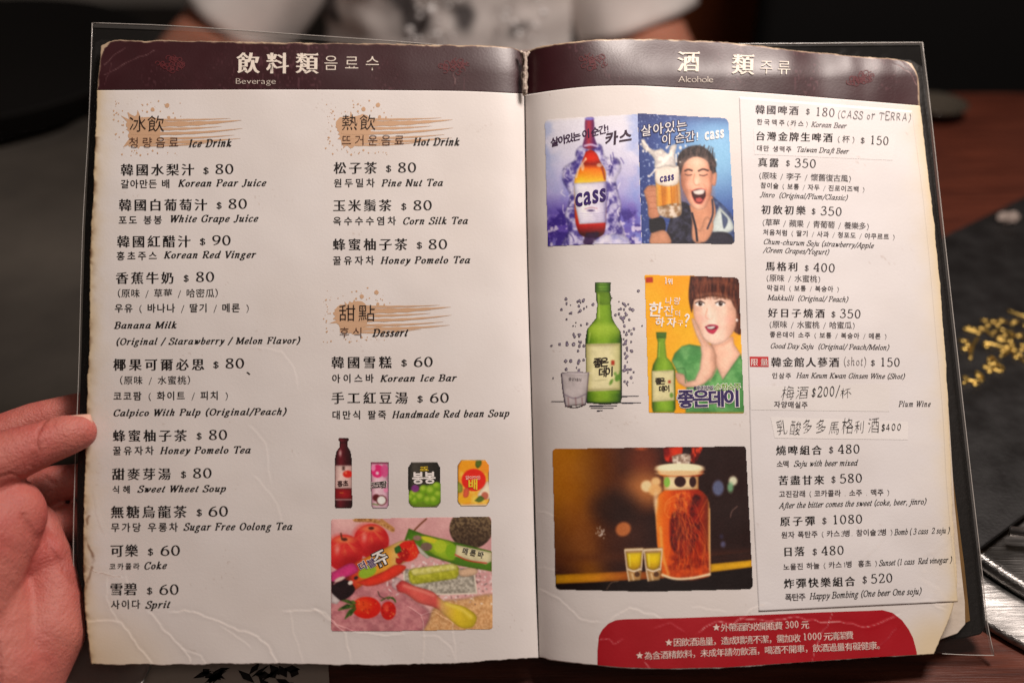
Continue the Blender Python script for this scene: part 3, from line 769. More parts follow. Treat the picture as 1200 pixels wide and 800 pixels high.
# ------------------------------------------------------------------ pasted price list on the right page
def mono(name, x0, x1, top, bot, base, off, side, parent, m, nx=None, thick=0.0, pitch=2.2):
    """overlay bounded by y = top(x) and y = bot(x)"""
    nc = nx or max(4, int((x1 - x0) / pitch)); xs = np.linspace(x0, x1, nc)
    t = np.interp(xs, [p[0] for p in top], [p[1] for p in top]) if isinstance(top, list) else top(xs)
    b = np.interp(xs, [p[0] for p in bot], [p[1] for p in bot]) if isinstance(bot, list) else bot(xs)
    nr = max(4, int(np.max(b - t) / pitch)); q = np.linspace(0, 1, nr)[:, None]
    P = np.stack([np.broadcast_to(xs, (nr, nc)), t[None] * (1 - q) + b[None] * q], -1)
    return sheet(name, P, side, base, m, parent, off=off, thick=thick)
def quad_sheet(name, tl, tr, br, bl, base, off, parent, side=1, pitch=2.2, m=None):
    nr = max(4, int((bl[1] - tl[1]) / pitch)); nc = max(4, int((tr[0] - tl[0]) / pitch))
    a = np.linspace(0, 1, nc)[None, :, None]; b = np.linspace(0, 1, nr)[:, None, None]
    A, B, Cc, D = (np.array(p, float) for p in (tl, tr, br, bl))
    P = (A * (1 - a) + B * a) * (1 - b) + (D * (1 - a) + Cc * a) * b
    return sheet(name, P, side, base, m or M_PAPER, parent, off=off, thick=0)
o = sheet('pasted_sheet', coons([(866, 113.5), (960, 121), (1069, 130)], [(889, 716.5), (1000, 711), (1122.5, 705)],
          [(866, 113.5), (871.5, 260), (876, 400), (881, 560), (889, 716.5)], [(1069, 130), (1083, 240), (1097, 390), (1105, 480), (1110, 570), (1122.5, 705)], 230, 105), 1, (227, 222, 221), M_PAPER, page_r, off=0.00012, thick=0.0001)
o['label'] = 'white paper price list pasted onto the page'
quad_sheet('pasted_strip', (883, 150), (1049, 160), (1046, 188), (884, 181), (229, 224, 223), 0.00020, page_r)
quad_sheet('pasted_strip', (878.5, 453), (1043, 449), (1042, 482), (880, 480), (228, 223, 220), 0.00020, page_r)
quad_sheet('pasted_strip', (903, 488.5), (1064, 494), (1064, 515), (908, 513), (234, 229, 226), 0.00021, page_r)
quad_sheet('red_tag', (878.4, 417.6), (900.4, 417.8), (900.8, 429.8), (879, 429.6), (196, 44, 48), 0.00021, page_r)
S1 = 0.00028; S2 = 0.00036
G = (74, 66, 68)
def r_item(cr, cn, cx0, cx1, cy0, cy1, dol, price, lines, off=S1, size=58, pc=50, col=K2):
    it = [(C, cr, cn, cx0, cx1, cy0, cy1, size, dict(col=col, sty='ming')),
          (P_, cr, '$', dol[0], dol[1], dol[2], dol[2] + 1, 34, dict(wx=4, wy=3, it=0, col=G)),
          (P_, cr, price[0], price[1], price[2], price[3], price[4], pc, dict(wx=4.6, wy=2.2, it=0, track=8, col=col))]
    for (t, x0, x1, y0, y1, kind) in lines:
        if kind == 'k': it.append((C, cr, t, x0, x1, y0, y1, 38, dict(sty='gung', col=G)))
        elif kind == 'c': it.append((C, cr, t, x0, x1, y0, y1, 46, dict(sty='mingL', col=G)))
        else: it.append((P_, cr, t, x0, x1, y0, y1, 30, dict(wx=5.4, wy=2.4, col=col, track=2)))
    entry(1, off, it, page_r)
r_item(R1, '韓國啤酒', 75, 330, 167, 175, (370, 396, 171), ('180', 425, 541, 178, 186), [('한국맥주(카스)', 83, 388, 230, 243, 'k'), ('Korean Beer', 402, 608, 243, 252, 'e')], col=(80, 72, 76))
entry(1, S1, [(P_, R1, '(CASS or TERRA)', 556, 988, 190, 211, 46, dict(wx=3.6, wy=3.6, it=.06, serif=False, col=(112, 104, 106), jit=.12))], page_r, 'handwriting')
r_item(R1, '台灣金牌生啤酒', 77, 530, 322, 334, (690, 718, 340), ('150', 745, 857, 344, 351), [('(杯)', 552, 662, 334, 338, 'c'), ('대만 생맥주', 83, 292, 384, 393, 'k'), ('Taiwan Draft Beer', 315, 621, 389, 401, 'e')], off=S2, col=K)
r_item(R1, '真露', 90, 215, 476, 480, (252, 280, 473), ('350', 305, 432, 478, 484), [('(原味 / 李子 / 懷舊復古風)', 92, 642, 548, 567, 'c'), ('참이슬 ( 보통 / 자두 / 진로이즈백 )', 105, 720, 602, 627, 'k'), ('Jinro  (Original/Plum/Classic)', 102, 615, 654, 673, 'e')])
r_item(R2, '初飲初樂', 110, 372, 103, 109, (403, 430, 105), ('350', 457, 583, 108, 115), [('(草莓 / 蘋果 / 青葡萄 / 養樂多)', 112, 747, 172, 196, 'c'), ('처음처럼 ( 딸기 / 사과 / 청포도 / 야쿠르트 )', 120, 897, 226, 255, 'k'), ('Chum-churum Soju (strawberry/Apple', 122, 768, 279, 303, 'e'), ('/Green Grapes/Yogurt)', 122, 506, 328, 341, 'e')])
r_item(R2, '馬格利', 135, 326, 434, 439, (362, 390, 437), ('400', 415, 543, 439, 445), [('(原味 / 水蜜桃)', 135, 462, 497, 505, 'c'), ('막걸리 ( 보통 / 복숭아 )', 143, 570, 552, 560, 'k'), ('Makkulli  (Original/ Peach)', 147, 618, 607, 618, 'e')])
r_item(R2, '好日子燒酒', 150, 484, 707, 712, (518, 547, 708), ('350', 570, 694, 709, 714), [('(原味 / 水蜜桃 / 哈蜜瓜)', 153, 664, 769, 776, 'c'), ('좋은데이 소주 ( 보통 / 복숭아 / 메론 )', 160, 849, 825, 836, 'k'), ('Good Day Soju  (Original/ Peach/Melon)', 163, 858, 889, 899, 'e')])
r_item(R3, '韓金館人蔘酒', 168, 569, 298, 299, (750, 778, 292), ('150', 805, 924, 294, 296), [('인삼주', 173, 290, 366, 368, 'k'), ('Han Keum Kwan Ginsen Wine (Shot)', 315, 950, 362, 368, 'e')], size=62)
entry(1, S1, [(P_, R3, '(shot)', 592, 727, 290, 292, 48, dict(wx=3.4, wy=2, it=0, col=(110, 100, 100)))], page_r, 'menu_entry')
entry(1, S2, [(C, R3, '限量', 47, 152, 292, 292, 47, dict(sty='mingL', col=(240, 226, 220)))], page_r, 'tag_text')
entry(1, S2, [(C, R3, '梅酒', 222, 388, 488, 486, 88, dict(sty='hand', jit=.14, col=K, slant=.14, wx=.88)), (P_, R3, '$200/', 402, 566, 474, 468, 58, dict(wx=3.6, wy=3.6, it=.14, serif=False, jit=.1)), (C, R3, '杯', 570, 640, 484, 484, 78, dict(sty='hand', slant=.12, jit=.14))], page_r, 'handwriting')
entry(1, S2, [(C, R3, '자양매실주', 185, 388, 536, 540, 42, dict(sty='gung', col=G))], page_r)
entry(1, S2, [(P_, R3, 'Plum Wine', 915, 1101, 530, 530, 32, dict(wx=5.4, wy=2.4, col=K2))], page_r)
entry(1, S2 + .00008, [(C, R3, '乳酸多多馬格利酒', 196, 800, 696, 690, 90, dict(sty='hand', jit=.11, col=K, wx=.76, slant=.06)), (P_, R3, '$400', 812, 932, 674, 666, 42, dict(wx=3.4, wy=3.4, it=.12, serif=False, jit=.12))], page_r, 'handwriting')
kw = dict(size=54, pc=46)
r_item(R4, '燒啤組合', 175, 415, 146, 144, (448, 475, 136), ('480', 497, 613, 138, 136), [('소맥', 178, 248, 209, 209, 'k'), ('Soju with beer mixed', 268, 598, 205, 200, 'e')], col=K, **kw)
r_item(R4, '苦盡甘來', 187, 428, 302, 299, (460, 487, 290), ('580', 507, 626, 291, 287), [('고진감래 ( 코카콜라 . 소주 . 맥주 )', 190, 770, 366, 356, 'k'), ('After the bitter comes the sweet (coke, beer, jinro)', 192, 957, 423, 401, 'e')], col=K, **kw)
r_item(R4, '原子彈', 197, 381, 516, 511, (412, 440, 505), ('1080', 467, 627, 505, 500), [('원자 폭탄주 ( 카스3병. 참이슬2병 )', 203, 787, 579, 562, 'k'), ('Bomb ( 3 cass  2 soju )', 792, 1079, 561, 551, 'e')], col=K, **kw)
r_item(R4, '日落', 212, 326, 673, 670, (362, 390, 666), ('480', 412, 531, 667, 662), [('노을진 하늘 ( 카스1병  홍초 )', 213, 707, 745, 724, 'k'), ('Sunset (1 cass  Red vinegar )', 712, 1091, 722, 704, 'e')], col=K, **kw)
r_item(R5, '炸彈快樂組合', 155, 491, 276, 264, (520, 545, 252), ('520', 563, 666, 251, 246), [('폭탄주', 160, 262, 335, 331, 'k'), ('Happy Bombing (One beer One soju)', 275, 799, 327, 302, 'e')], col=K, size=50, pc=42)

# red notice at the foot
ft = [(700, 775)]
xs = np.linspace(0, 1, 14)
topc = [(700.2, 762), (700.6, 752), (702, 744), (706, 737), (713, 730), (722, 726), (732, 725), (800, 723.5), (880, 720.5), (960, 717), (1020, 715), (1034, 714.3), (1046, 717.5), (1057, 726), (1065, 737), (1070, 747), (1073, 758), (1074.5, 764.5)]
botc = [(700, 778.6), (730, 781.3), (780, 782.8), (850, 781.3), (930, 775.8), (1010, 770.3), (1075, 766.4)]
mono('red_notice', 700.2, 1074.5, topc, botc, (170, 16, 30), 0.00012, 1, page_r, M_PRINT, pitch=1.5)
wt = (240, 214, 204)
def notice(text, x0, x1, y0, y1, size=10.4):
    entry(1, 0.0003, [(C, PX, text, x0, x1, y0, y1, size, dict(sty='sans', col=wt))], page_r, 'notice_line')
def star(x, y, r):
    E = Ent(1, 0.0003); pts = [(x + (r if k % 2 == 0 else r * .42) * math.sin(math.pi * k / 5), y - (r if k % 2 == 0 else r * .42) * math.cos(math.pi * k / 5)) for k in range(10)]
    E.add(np.array(pts + [(x, y)]), np.array([(k, (k + 1) % 10, 10) for k in range(10)]), wt); E.build('notice_star', page_r)
notice('外帶酒酌收開瓶費', 844.5, 918, 739.6, 737.2); entry(1, .0003, [(P_, PX, '300', 920.5, 936, 735.6, 734.8, 8, dict(wx=5, wy=3, it=0, col=wt))], page_r, 'notice_line'); notice('元', 938.5, 952, 736.4, 736)
notice('因飲酒過量，造成環境不潔，需加收', 789, 939, 757, 751.6); entry(1, .0003, [(P_, PX, '1000', 941, 963, 749.6, 748.6, 8, dict(wx=5, wy=3, it=0, col=wt))], page_r, 'notice_line'); notice('元清潔費', 965, 1001, 750.2, 748.2)
notice('為含酒精飲料，未成年請勿飲酒，喝酒不開車，飲酒過量有礙健康。', 755, 1038, 772.5, 759.8, 10.2)
star(839.5, 734.6, 4.4); star(783.8, 752.4, 4.4); star(749.6, 767.6, 4.4)

# ------------------------------------------------------------------ printed pictures (colour fields on fine sheets)
class Cv:
    """a colour field over a rectangle of the page; shapes are given in crop pixels"""
    def __init__(s, cr, x0, y0, x1, y1, pitch=0.7, bg=None):
        s.cr = cr; s.x0, s.y0, s.x1, s.y1 = x0, y0, x1, y1
        s.nc = int((x1 - x0) / pitch) + 1; s.nr = int((y1 - y0) / pitch) + 1
        s.PX, s.PY = np.meshgrid(np.linspace(x0, x1, s.nc), np.linspace(y0, y1, s.nr))
        s.X = (s.PX - cr[0]) * cr[2]; s.Y = (s.PY - cr[1]) * cr[2]
        s.rgb = np.zeros(s.X.shape + (3,)); s.a = np.zeros(s.X.shape)
        if bg is not None: s.rgb[:] = bg if not callable(bg) else bg(s.X, s.Y); s.a[:] = 1
        s.soft = pitch * cr[2] * .8
    def put(s, m, col, shade=None):
        c = col(s.X, s.Y) if callable(col) else np.array(col, float)
        if shade is not None: c = c * (1 - shade[..., None]) * (1 + .14 * (fbm(s.X + 77, s.Y + 33, 34, 19, 4) - .5))[..., None]
        s.rgb = s.rgb * (1 - m[..., None]) + c * m[..., None]; s.a = np.maximum(s.a, m)
    def poly(s, pts, col, smooth=True, soft=None, al=1.0, edge=.26):
        p = np.array(pts, float)
        if smooth:
            q = np.vstack([p, p[:1]]); p = curve(np.vstack([p[-1:], q, p[1:2]]), 8 * len(p) + 16)
            p = curve(np.vstack([pts, pts[:1]]), 8 * len(pts))[:-1]
        d = np.full(s.X.shape, 1e9); ins = np.zeros(s.X.shape, bool); n = len(p)
        pad = 4 * (soft or s.soft); bx = (s.X > p[:, 0].min() - pad) & (s.X < p[:, 0].max() + pad) & (s.Y > p[:, 1].min() - pad) & (s.Y < p[:, 1].max() + pad)
        if not bx.any(): return
        X = s.X[bx]; Y = s.Y[bx]; dd = np.full(X.shape, 1e9); ii = np.zeros(X.shape, bool)
        for i in range(n):
            ax, ay = p[i]; bx_, by_ = p[(i + 1) % n]; ex, ey = bx_ - ax, by_ - ay; L2 = ex * ex + ey * ey + 1e-9
            t = np.clip(((X - ax) * ex + (Y - ay) * ey) / L2, 0, 1)
            dd = np.minimum(dd, (X - ax - t * ex) ** 2 + (Y - ay - t * ey) ** 2)
            if abs(ey) > 1e-9: ii ^= ((ay > Y) != (by_ > Y)) & (X < ex * (Y - ay) / ey + ax)
        sd = np.sqrt(dd) * np.where(ii, -1, 1); m = np.zeros(s.X.shape)
        m[bx] = np.clip(.5 - sd / (2 * (soft or s.soft)), 0, 1) * al
        e = np.zeros(s.X.shape); e[bx] = edge * np.exp(np.minimum(sd, 0) / 9.0); s.put(m, col, e)
    def ell(s, cx, cy, rx, ry, col, rot=0.0, soft=None, al=1.0):
        c, n = math.cos(rot), math.sin(rot); x = (s.X - cx) * c + (s.Y - cy) * n; y = -(s.X - cx) * n + (s.Y - cy) * c
        r = np.hypot(x / rx, y / ry); m = np.clip(.5 - (r - 1) * min(rx, ry) / (2 * (soft or s.soft)), 0, 1) * al; s.put(m, col)
    def line(s, pts, w, col, al=1.0, soft=None, smooth=True):
        p = curve(pts, 6 * len(pts)) if smooth and len(pts) > 2 else np.array(pts, float); d = np.full(s.X.shape, 1e9)
        for (ax, ay), (bx, by) in zip(p[:-1], p[1:]):
            ex, ey = bx - ax, by - ay; t = np.clip(((s.X - ax) * ex + (s.Y - ay) * ey) / (ex * ex + ey * ey + 1e-9), 0, 1)
            d = np.minimum(d, np.hypot(s.X - ax - t * ex, s.Y - ay - t * ey))
        s.put(np.clip(.5 - (d - w / 2) / (2 * (soft or s.soft)), 0, 1) * al, col)
    def build(s, name, side, parent, off=0.00014, mask=None, label=None, gain=1.0):
        c = s.rgb * gain; g = c.mean(-1, keepdims=True); c = g + (c - g) * 1.10; c = np.clip(122 + (c - 122) * 1.13, 2, 250)
        b = c.copy(); b[1:-1, 1:-1] = (4 * c[1:-1, 1:-1] + 2 * (c[:-2, 1:-1] + c[2:, 1:-1] + c[1:-1, :-2] + c[1:-1, 2:]) + c[:-2, :-2] + c[2:, :-2] + c[:-2, 2:] + c[2:, 2:]) / 16; c = b
        c = c + (vnoise(s.PX, s.PY, 1.3, 90)[..., None] - .5) * 10 + (fbm(s.PX, s.PY, 9, 91)[..., None] - .5) * 7
        w = crease(s.PX, s.PY)[1][..., None]; w = np.clip(w, 0, 1) * .9; c = c * (1 - w) + np.array([235, 220, 210.]) * w
        V = surf(s.PX.ravel(), s.PY.ravel(), side, off); F = grid_faces(s.nr, s.nc)
        a = s.a if mask is None else s.a * mask
        k = a.ravel()[F].mean(1) > .5; F = F[k]
        o = mesh_np(name, V, F, M_PRINT, parent, smooth=True, cols=lin(np.clip(c, 2, 252)).reshape(-1, 3))
        if label: o['label'] = label
        return o
    def tex(s, cell, seed, lo, hi, octv=4, stretch=(1, 1)):
        lo = np.array(lo, float); hi = np.array(hi, float)
        return lambda X, Y: lo + (hi - lo) * sstep(.25, .75, fbm(X * stretch[0] + 999, Y * stretch[1] + 999, cell, seed, octv))[..., None]
def grad(pts, axis=1):
    xs = [p[0] for p in pts]; cs = np.array([p[1] for p in pts], float)
    return lambda X, Y: np.stack([np.interp(Y if axis else X, xs, cs[:, i]) for i in range(3)], -1)
def round_mask(cv, q, r):
    """rounded quadrilateral in photo pixels -> mask"""
    c2 = Cv.__new__(Cv); c2.X, c2.Y = cv.PX, cv.PY; c2.soft = .4; c2.rgb = np.zeros(cv.X.shape + (3,)); c2.a = np.zeros(cv.X.shape)
    p = [np.array(x, float) for x in q]; out = []
    for i in range(len(p)):
        rr = r[i] if isinstance(r, (list, tuple)) else r
        a = p[i - 1] - p[i]; b = p[(i + 1) % len(p)] - p[i]; a = a / np.hypot(*a); b = b / np.hypot(*b)
        for k in range(6):
            t = k / 5; A = p[i] + a * rr; B = p[i] + b * rr; out.append((1 - t) ** 2 * A + 2 * t * (1 - t) * p[i] + t * t * B)
    c2.poly(out, (0, 0, 0), smooth=False); return c2.a

SK = (226, 176, 150); SKS = (190, 132, 108); SKL = (242, 206, 184)
# -- bottle in splashing ice
A = (640, 130, 5)
cv = Cv(A, 637, 134, 753, 290)
cv.rgb[:] = grad([(0, (222, 220, 226)), (260, (214, 212, 228)), (480, (176, 172, 214)), (580, (110, 96, 170)), (680, (96, 76, 158)), (800, (120, 104, 178))])(cv.X, cv.Y); cv.a[:] = 1
cv.put(sstep(.52, .78, fbm(cv.X, cv.Y, 130, 5, 4)) * .55 * sstep(60, 420, cv.Y), (124, 128, 196))
cv.put(sstep(120, 0, cv.X) * sstep(.4, .7, fbm(cv.X, cv.Y, 90, 8, 4)) * .5, (150, 166, 206)); cv.put(sstep(430, 540, cv.X) * sstep(.35, .7, fbm(cv.X, cv.Y, 100, 9, 4)) * .65, (140, 160, 212))
cv.put(sstep(560, 600, cv.Y) * sstep(.45, .6, fbm(cv.X, cv.Y, 46, 12, 4)) * .7, (52, 36, 112)); cv.put(sstep(600, 650, cv.Y) * sstep(.52, .66, fbm(cv.X, cv.Y, 30, 14, 4)) * .85, (216, 208, 228))
icy = [(235, 190), (320, 200), (350, 270), (420, 280), (440, 340), (410, 400), (420, 470), (440, 560), (430, 640), (460, 720), (440, 790), (90, 790), (130, 700), (110, 600), (140, 500), (95, 400), (105, 330), (165, 290), (180, 225)]
cv.poly(icy, cv.tex(26, 20, (70, 58, 130), (206, 202, 226), 4), soft=6, al=.92)
cv.put(cv.a * 0, (0, 0, 0))
for k in range(46):
    x = random.uniform(90, 450); y = random.uniform(210, 790)
    if 185 < x < 350 and y < 740: continue
    cv.line([(x, y), (x + random.uniform(-14, 14), y + random.uniform(10, 40)), (x + random.uniform(-24, 24), y + random.uniform(30, 60))], random.uniform(3, 7), random.choice([(236, 234, 242), (58, 44, 116), (244, 240, 246), (40, 30, 92)]), al=.75)
cv.poly([(232, 42), (250, 36), (275, 38), (280, 60), (282, 150), (296, 215), (218, 215), (228, 140), (228, 60)], grad([(222, (120, 60, 110)), (250, (170, 60, 74)), (285, (96, 44, 110))], 0), soft=4)
cv.ell(254, 46, 26, 10, (126, 120, 190)); cv.line([(226, 205), (262, 198), (298, 208)], 12, (214, 206, 230), al=.8)
cv.poly([(232, 240), (262, 228), (290, 245), (318, 300), (345, 345), (350, 430), (350, 640), (346, 690), (340, 715), (192, 715), (182, 690), (166, 520), (172, 380), (205, 310)],
        grad([(230, (196, 40, 20)), (285, (204, 56, 22)), (312, (140, 40, 14)), (340, (226, 120, 34)), (400, (250, 186, 60)), (425, (250, 206, 92)), (660, (190, 40, 30)), (700, (120, 20, 24)), (720, (80, 10, 22))]), soft=3)
cv.line([(176, 390), (196, 330), (226, 290)], 10, (238, 222, 206), al=.7); cv.line([(318, 310), (332, 350), (344, 400)], 12, (120, 40, 30), al=.6); cv.ell(214, 330, 10, 22, (240, 226, 210), al=.6); cv.ell(232, 282, 6, 9, (255, 230, 200), al=.8); cv.ell(312, 318, 16, 12, (236, 222, 208), al=.6)
cv.poly([(162, 424), (250, 420), (354, 412), (356, 500), (350, 655), (270, 660), (194, 664), (172, 560)], grad([(160, (206, 204, 224)), (200, (232, 230, 240)), (260, (228, 224, 236)), (330, (214, 208, 228)), (356, (150, 140, 190))], 0), smooth=False)
for y in (598, 612, 624, 636, 648): cv.line([(200, y + 4), (270, y + 6), (345, y - 2)], 2.0, (134, 122, 168), al=.6)
cv.ell(262, 584, 20, 6, (60, 40, 90), al=.8); cv.line([(226, 575), (262, 566), (300, 572)], 3, (150, 60, 70), al=.7)
cv.poly([(235, 715), (310, 715), (290, 760), (250, 790), (220, 780)], (52, 26, 66), soft=5, al=.85); cv.poly([(280, 760), (360, 725), (480, 745), (500, 790), (270, 795)], cv.tex(40, 33, (160, 160, 206), (236, 232, 242)), soft=6, al=.9)
mk = round_mask(cv, [(638.5, 140), (690, 137), (747, 134), (752.2, 285.5), (700, 286), (642, 288.5)], [6, 1, .3, .3, 1, 1])
fade = sstep(20, 60, cv.Y - 20 + 60 * (cv.X / 530)); cv.rgb = cv.rgb * fade[..., None] + PAPER * (1 - fade[..., None])
E = cv.build('picture', 1, page_r, mask=mk, label='printed picture of a brown beer bottle bursting from blue ice')
T_ = INKOFF * 2.2
entry(1, T_, [(C, A, '살아있는 이 순간!', 28, 392, 212, 120, 56, dict(sty='bold', col=(60, 30, 66), slant=.18)), (C, A, '카스', 345, 512, 204, 178, 84, dict(sty='black', col=(52, 26, 50), slant=.2)),
              (run_sans, A, 'cass', 172, 362, 560, 522, 108, dict(sty='bold', col=(54, 28, 104), slant=.18))], page_r, 'picture_lettering')
rr0 = random.Random(2)
# -- laughing man with a beer mug
B = (745, 130, 5)
cv = Cv(B, 746, 131, 863, 288)
cv.rgb[:] = (70, 92, 150); cv.a[:] = 1
cv.put(sstep(420, 30, np.hypot(cv.X - 480, (cv.Y - 250))) * .95, (150, 196, 226)); cv.put(sstep(260, 20, cv.X) * .5, (46, 56, 104)); cv.put(sstep(100, 0, cv.Y) * .5, (50, 52, 92)); cv.put(sstep(500, 760, cv.Y) * .4, (58, 74, 130))
cv.put(sstep(.78, .84, vnoise(cv.X, cv.Y, 9, 31)) * sstep(330, 60, cv.X) * .7, (196, 206, 226))
cv.poly([(240, 330), (250, 260), (300, 215), (380, 205), (440, 250), (468, 330), (470, 380), (455, 420), (440, 360), (420, 300), (290, 290), (262, 360), (250, 400)], cv.tex(12, 4, (40, 32, 34), (92, 78, 74), stretch=(1, .4)), soft=4)
cv.poly([(300, 560), (450, 500), (470, 640), (440, 770), (330, 770)], (206, 152, 124), soft=4)                # neck
cv.poly([(262, 380), (275, 300), (350, 265), (420, 295), (446, 350), (448, 430), (430, 520), (400, 572), (370, 580), (330, 560), (290, 490), (268, 440)], grad([(262, (176, 122, 100)), (310, (226, 172, 146)), (360, (240, 194, 168)), (420, (222, 166, 140)), (450, (188, 130, 106))], 0), soft=4)
cv.poly([(448, 370), (470, 360), (474, 400), (460, 440), (444, 430)], (214, 156, 130)); cv.poly([(262, 370), (290, 300), (350, 268), (420, 292), (444, 350), (470, 330), (440, 250), (370, 215), (290, 235), (250, 290)], cv.tex(12, 4, (44, 34, 36), (96, 80, 76), stretch=(1, .4)), soft=5)
cv.ell(286, 470, 30, 90, (164, 110, 88), soft=22, al=.55); cv.ell(436, 500, 20, 80, (170, 114, 92), soft=18, al=.5); cv.ell(352, 300, 60, 24, (248, 210, 188), soft=22, al=.6); cv.line([(316, 438), (322, 470), (330, 500)], 5, (190, 128, 104), al=.7); cv.line([(398, 430), (414, 460), (414, 500)], 5, (186, 124, 100), al=.7); cv.ell(356, 418, 8, 18, (250, 214, 192), soft=7, al=.8)
for k in range(30): cv.line([(258 + 7 * k, 300 - 55 * math.sin(k / 9.5) + rr0.uniform(-6, 8)), (266 + 7 * k + rr0.uniform(-10, 12), 246 - 40 * math.sin(k / 9.5) + rr0.uniform(-14, 6))], 4, rr0.choice([(34, 26, 28), (104, 88, 82), (58, 46, 46)]), al=.8)
cv.line([(288, 352), (306, 344), (330, 350)], 9, (60, 42, 40)); cv.line([(368, 352), (394, 342), (424, 350)], 9, (60, 42, 40)); cv.line([(290, 372), (308, 378), (328, 374)], 5, (74, 46, 42)); cv.line([(374, 376), (398, 380), (420, 372)], 5, (74, 46, 42))
cv.line([(344, 370), (340, 420), (352, 436), (372, 432)], 6, (196, 138, 114), al=.8); cv.ell(320, 430, 22, 26, (242, 190, 166), soft=12, al=.7); cv.ell(414, 430, 18, 28, (236, 182, 156), soft=12, al=.7)
cv.poly([(326, 470), (350, 460), (404, 462), (410, 490), (396, 530), (372, 545), (346, 530), (332, 500)], (72, 26, 28)); cv.poly([(334, 468), (404, 464), (402, 478), (340, 482)], (244, 234, 226)); cv.poly([(350, 512), (380, 508), (394, 524), (372, 538), (352, 530)], (206, 104, 98)); cv.line([(324, 470), (366, 456), (412, 462)], 5, (198, 110, 100)); cv.line([(332, 506), (356, 542), (384, 544), (406, 510)], 6, (206, 120, 106))
cv.poly([(250, 530), (300, 540), (330, 640), (350, 770), (180, 770), (200, 640)], cv.tex(18, 6, (34, 32, 44), (66, 66, 84)), soft=4); cv.poly([(450, 500), (470, 600), (430, 700), (400, 770), (580, 770), (580, 640), (520, 560)], cv.tex(22, 7, (60, 72, 110), (96, 112, 150)), soft=4)
cv.poly([(490, 560), (520, 590), (560, 640), (574, 690), (500, 720), (440, 700), (460, 630)], (206, 216, 214), soft=5); cv.poly([(500, 590), (540, 640), (520, 690)], (92, 104, 132), soft=4); cv.poly([(390, 740), (440, 715), (560, 730), (578, 775), (380, 775)], (56, 54, 66), soft=4)
cv.poly([(330, 620), (372, 700), (420, 620), (446, 640), (400, 770), (350, 770)], (214, 160, 132), soft=5); cv.line([(448, 520), (452, 600), (420, 690)], 10, (60, 56, 70)); cv.line([(330, 600), (352, 690), (360, 760)], 12, (44, 40, 50))
cv.poly([(46, 470), (70, 440), (120, 440), (140, 520), (150, 600), (110, 640), (80, 625), (70, 560)], (196, 140, 112), soft=4); cv.poly([(78, 635), (160, 628), (172, 700), (90, 715)], (30, 28, 36), soft=3); cv.poly([(90, 715), (170, 700), (210, 770), (80, 770)], (198, 146, 118), soft=4)
for y in (470, 505, 540, 575): cv.line([(72, y), (110, y - 4), (140, y + 6)], 5, (164, 108, 84), al=.7)
cv.poly([(112, 340), (250, 330), (262, 460), (270, 580), (262, 602), (136, 604), (122, 560)], grad([(110, (214, 176, 130)), (140, (222, 160, 70)), (170, (190, 120, 44)), (195, (236, 176, 84)), (225, (196, 128, 50)), (265, (214, 180, 140))], 0), smooth=False)
cv.poly([(112, 340), (180, 318), (250, 330), (256, 380), (250, 420), (118, 420)], (236, 226, 214), soft=5); cv.poly([(124, 560), (268, 556), (268, 604), (136, 606)], cv.tex(22, 17, (150, 120, 90), (226, 212, 196)), soft=3)
for x in (152, 206, 240): cv.line([(x, 440), (x + 8, 555)], 6, (166, 98, 36), al=.7)
foam = (238, 230, 220)
cv.poly([(30, 170), (44, 165), (70, 205), (110, 230), (150, 222), (190, 250), (206, 205), (236, 195), (228, 260), (232, 330), (180, 322), (112, 335), (110, 290), (70, 240), (48, 225)], cv.tex(20, 23, (206, 200, 196), (248, 242, 232)), soft=4)
for p in ([(40, 175), (70, 215), (60, 240)], [(80, 385), (110, 350), (118, 340)], [(180, 220), (200, 190)], [(236, 255), (238, 300)]): cv.line(p, 8, foam)
for (x, y, r) in ((262, 216, 8), (292, 205, 5), (44, 236, 6), (180, 214, 4), (250, 250, 5), (30, 196, 5), (246, 330, 5), (260, 300, 4), (470, 288, 4), (74, 382, 5)): cv.ell(x, y, r, r * 1.3, foam)
mk = round_mask(cv, [(747.2, 132.8), (800, 136), (853.5, 138.8), (861.3, 286), (800, 285), (752.4, 285)], [.3, 1, 7, 6, 1, .3])
cv.build('picture', 1, page_r, mask=mk, label='printed picture of a laughing man raising a foaming beer mug')
def outlined(cr, t, x0, x1, y0, y1, size, col, oc, sl=0.0, sty='bold'):
    return [(C, cr, t, x0, x1, y0, y1, size, dict(sty='out', col=oc, slant=sl)), (C, cr, t, x0, x1, y0, y1, size, dict(sty=sty, col=col, slant=sl, dz=.00008))]
entry(1, T_, outlined(B, '살아있는', 30, 312, 152, 112, 72, (244, 240, 236), (52, 54, 96), .12, 'sans') + outlined(B, '이 순간!', 150, 384, 200, 172, 66, (244, 240, 236), (52, 54, 96), .12, 'sans') +
      [(run_sans, B, 'cass', 404, 524, 170, 153, 66, dict(sty='black', col=(240, 238, 238), slant=.12)), (run_sans, B, 'cass', 142, 230, 417, 401, 46, dict(sty='bold', col=(58, 46, 120), slant=.15))], page_r, 'picture_lettering')
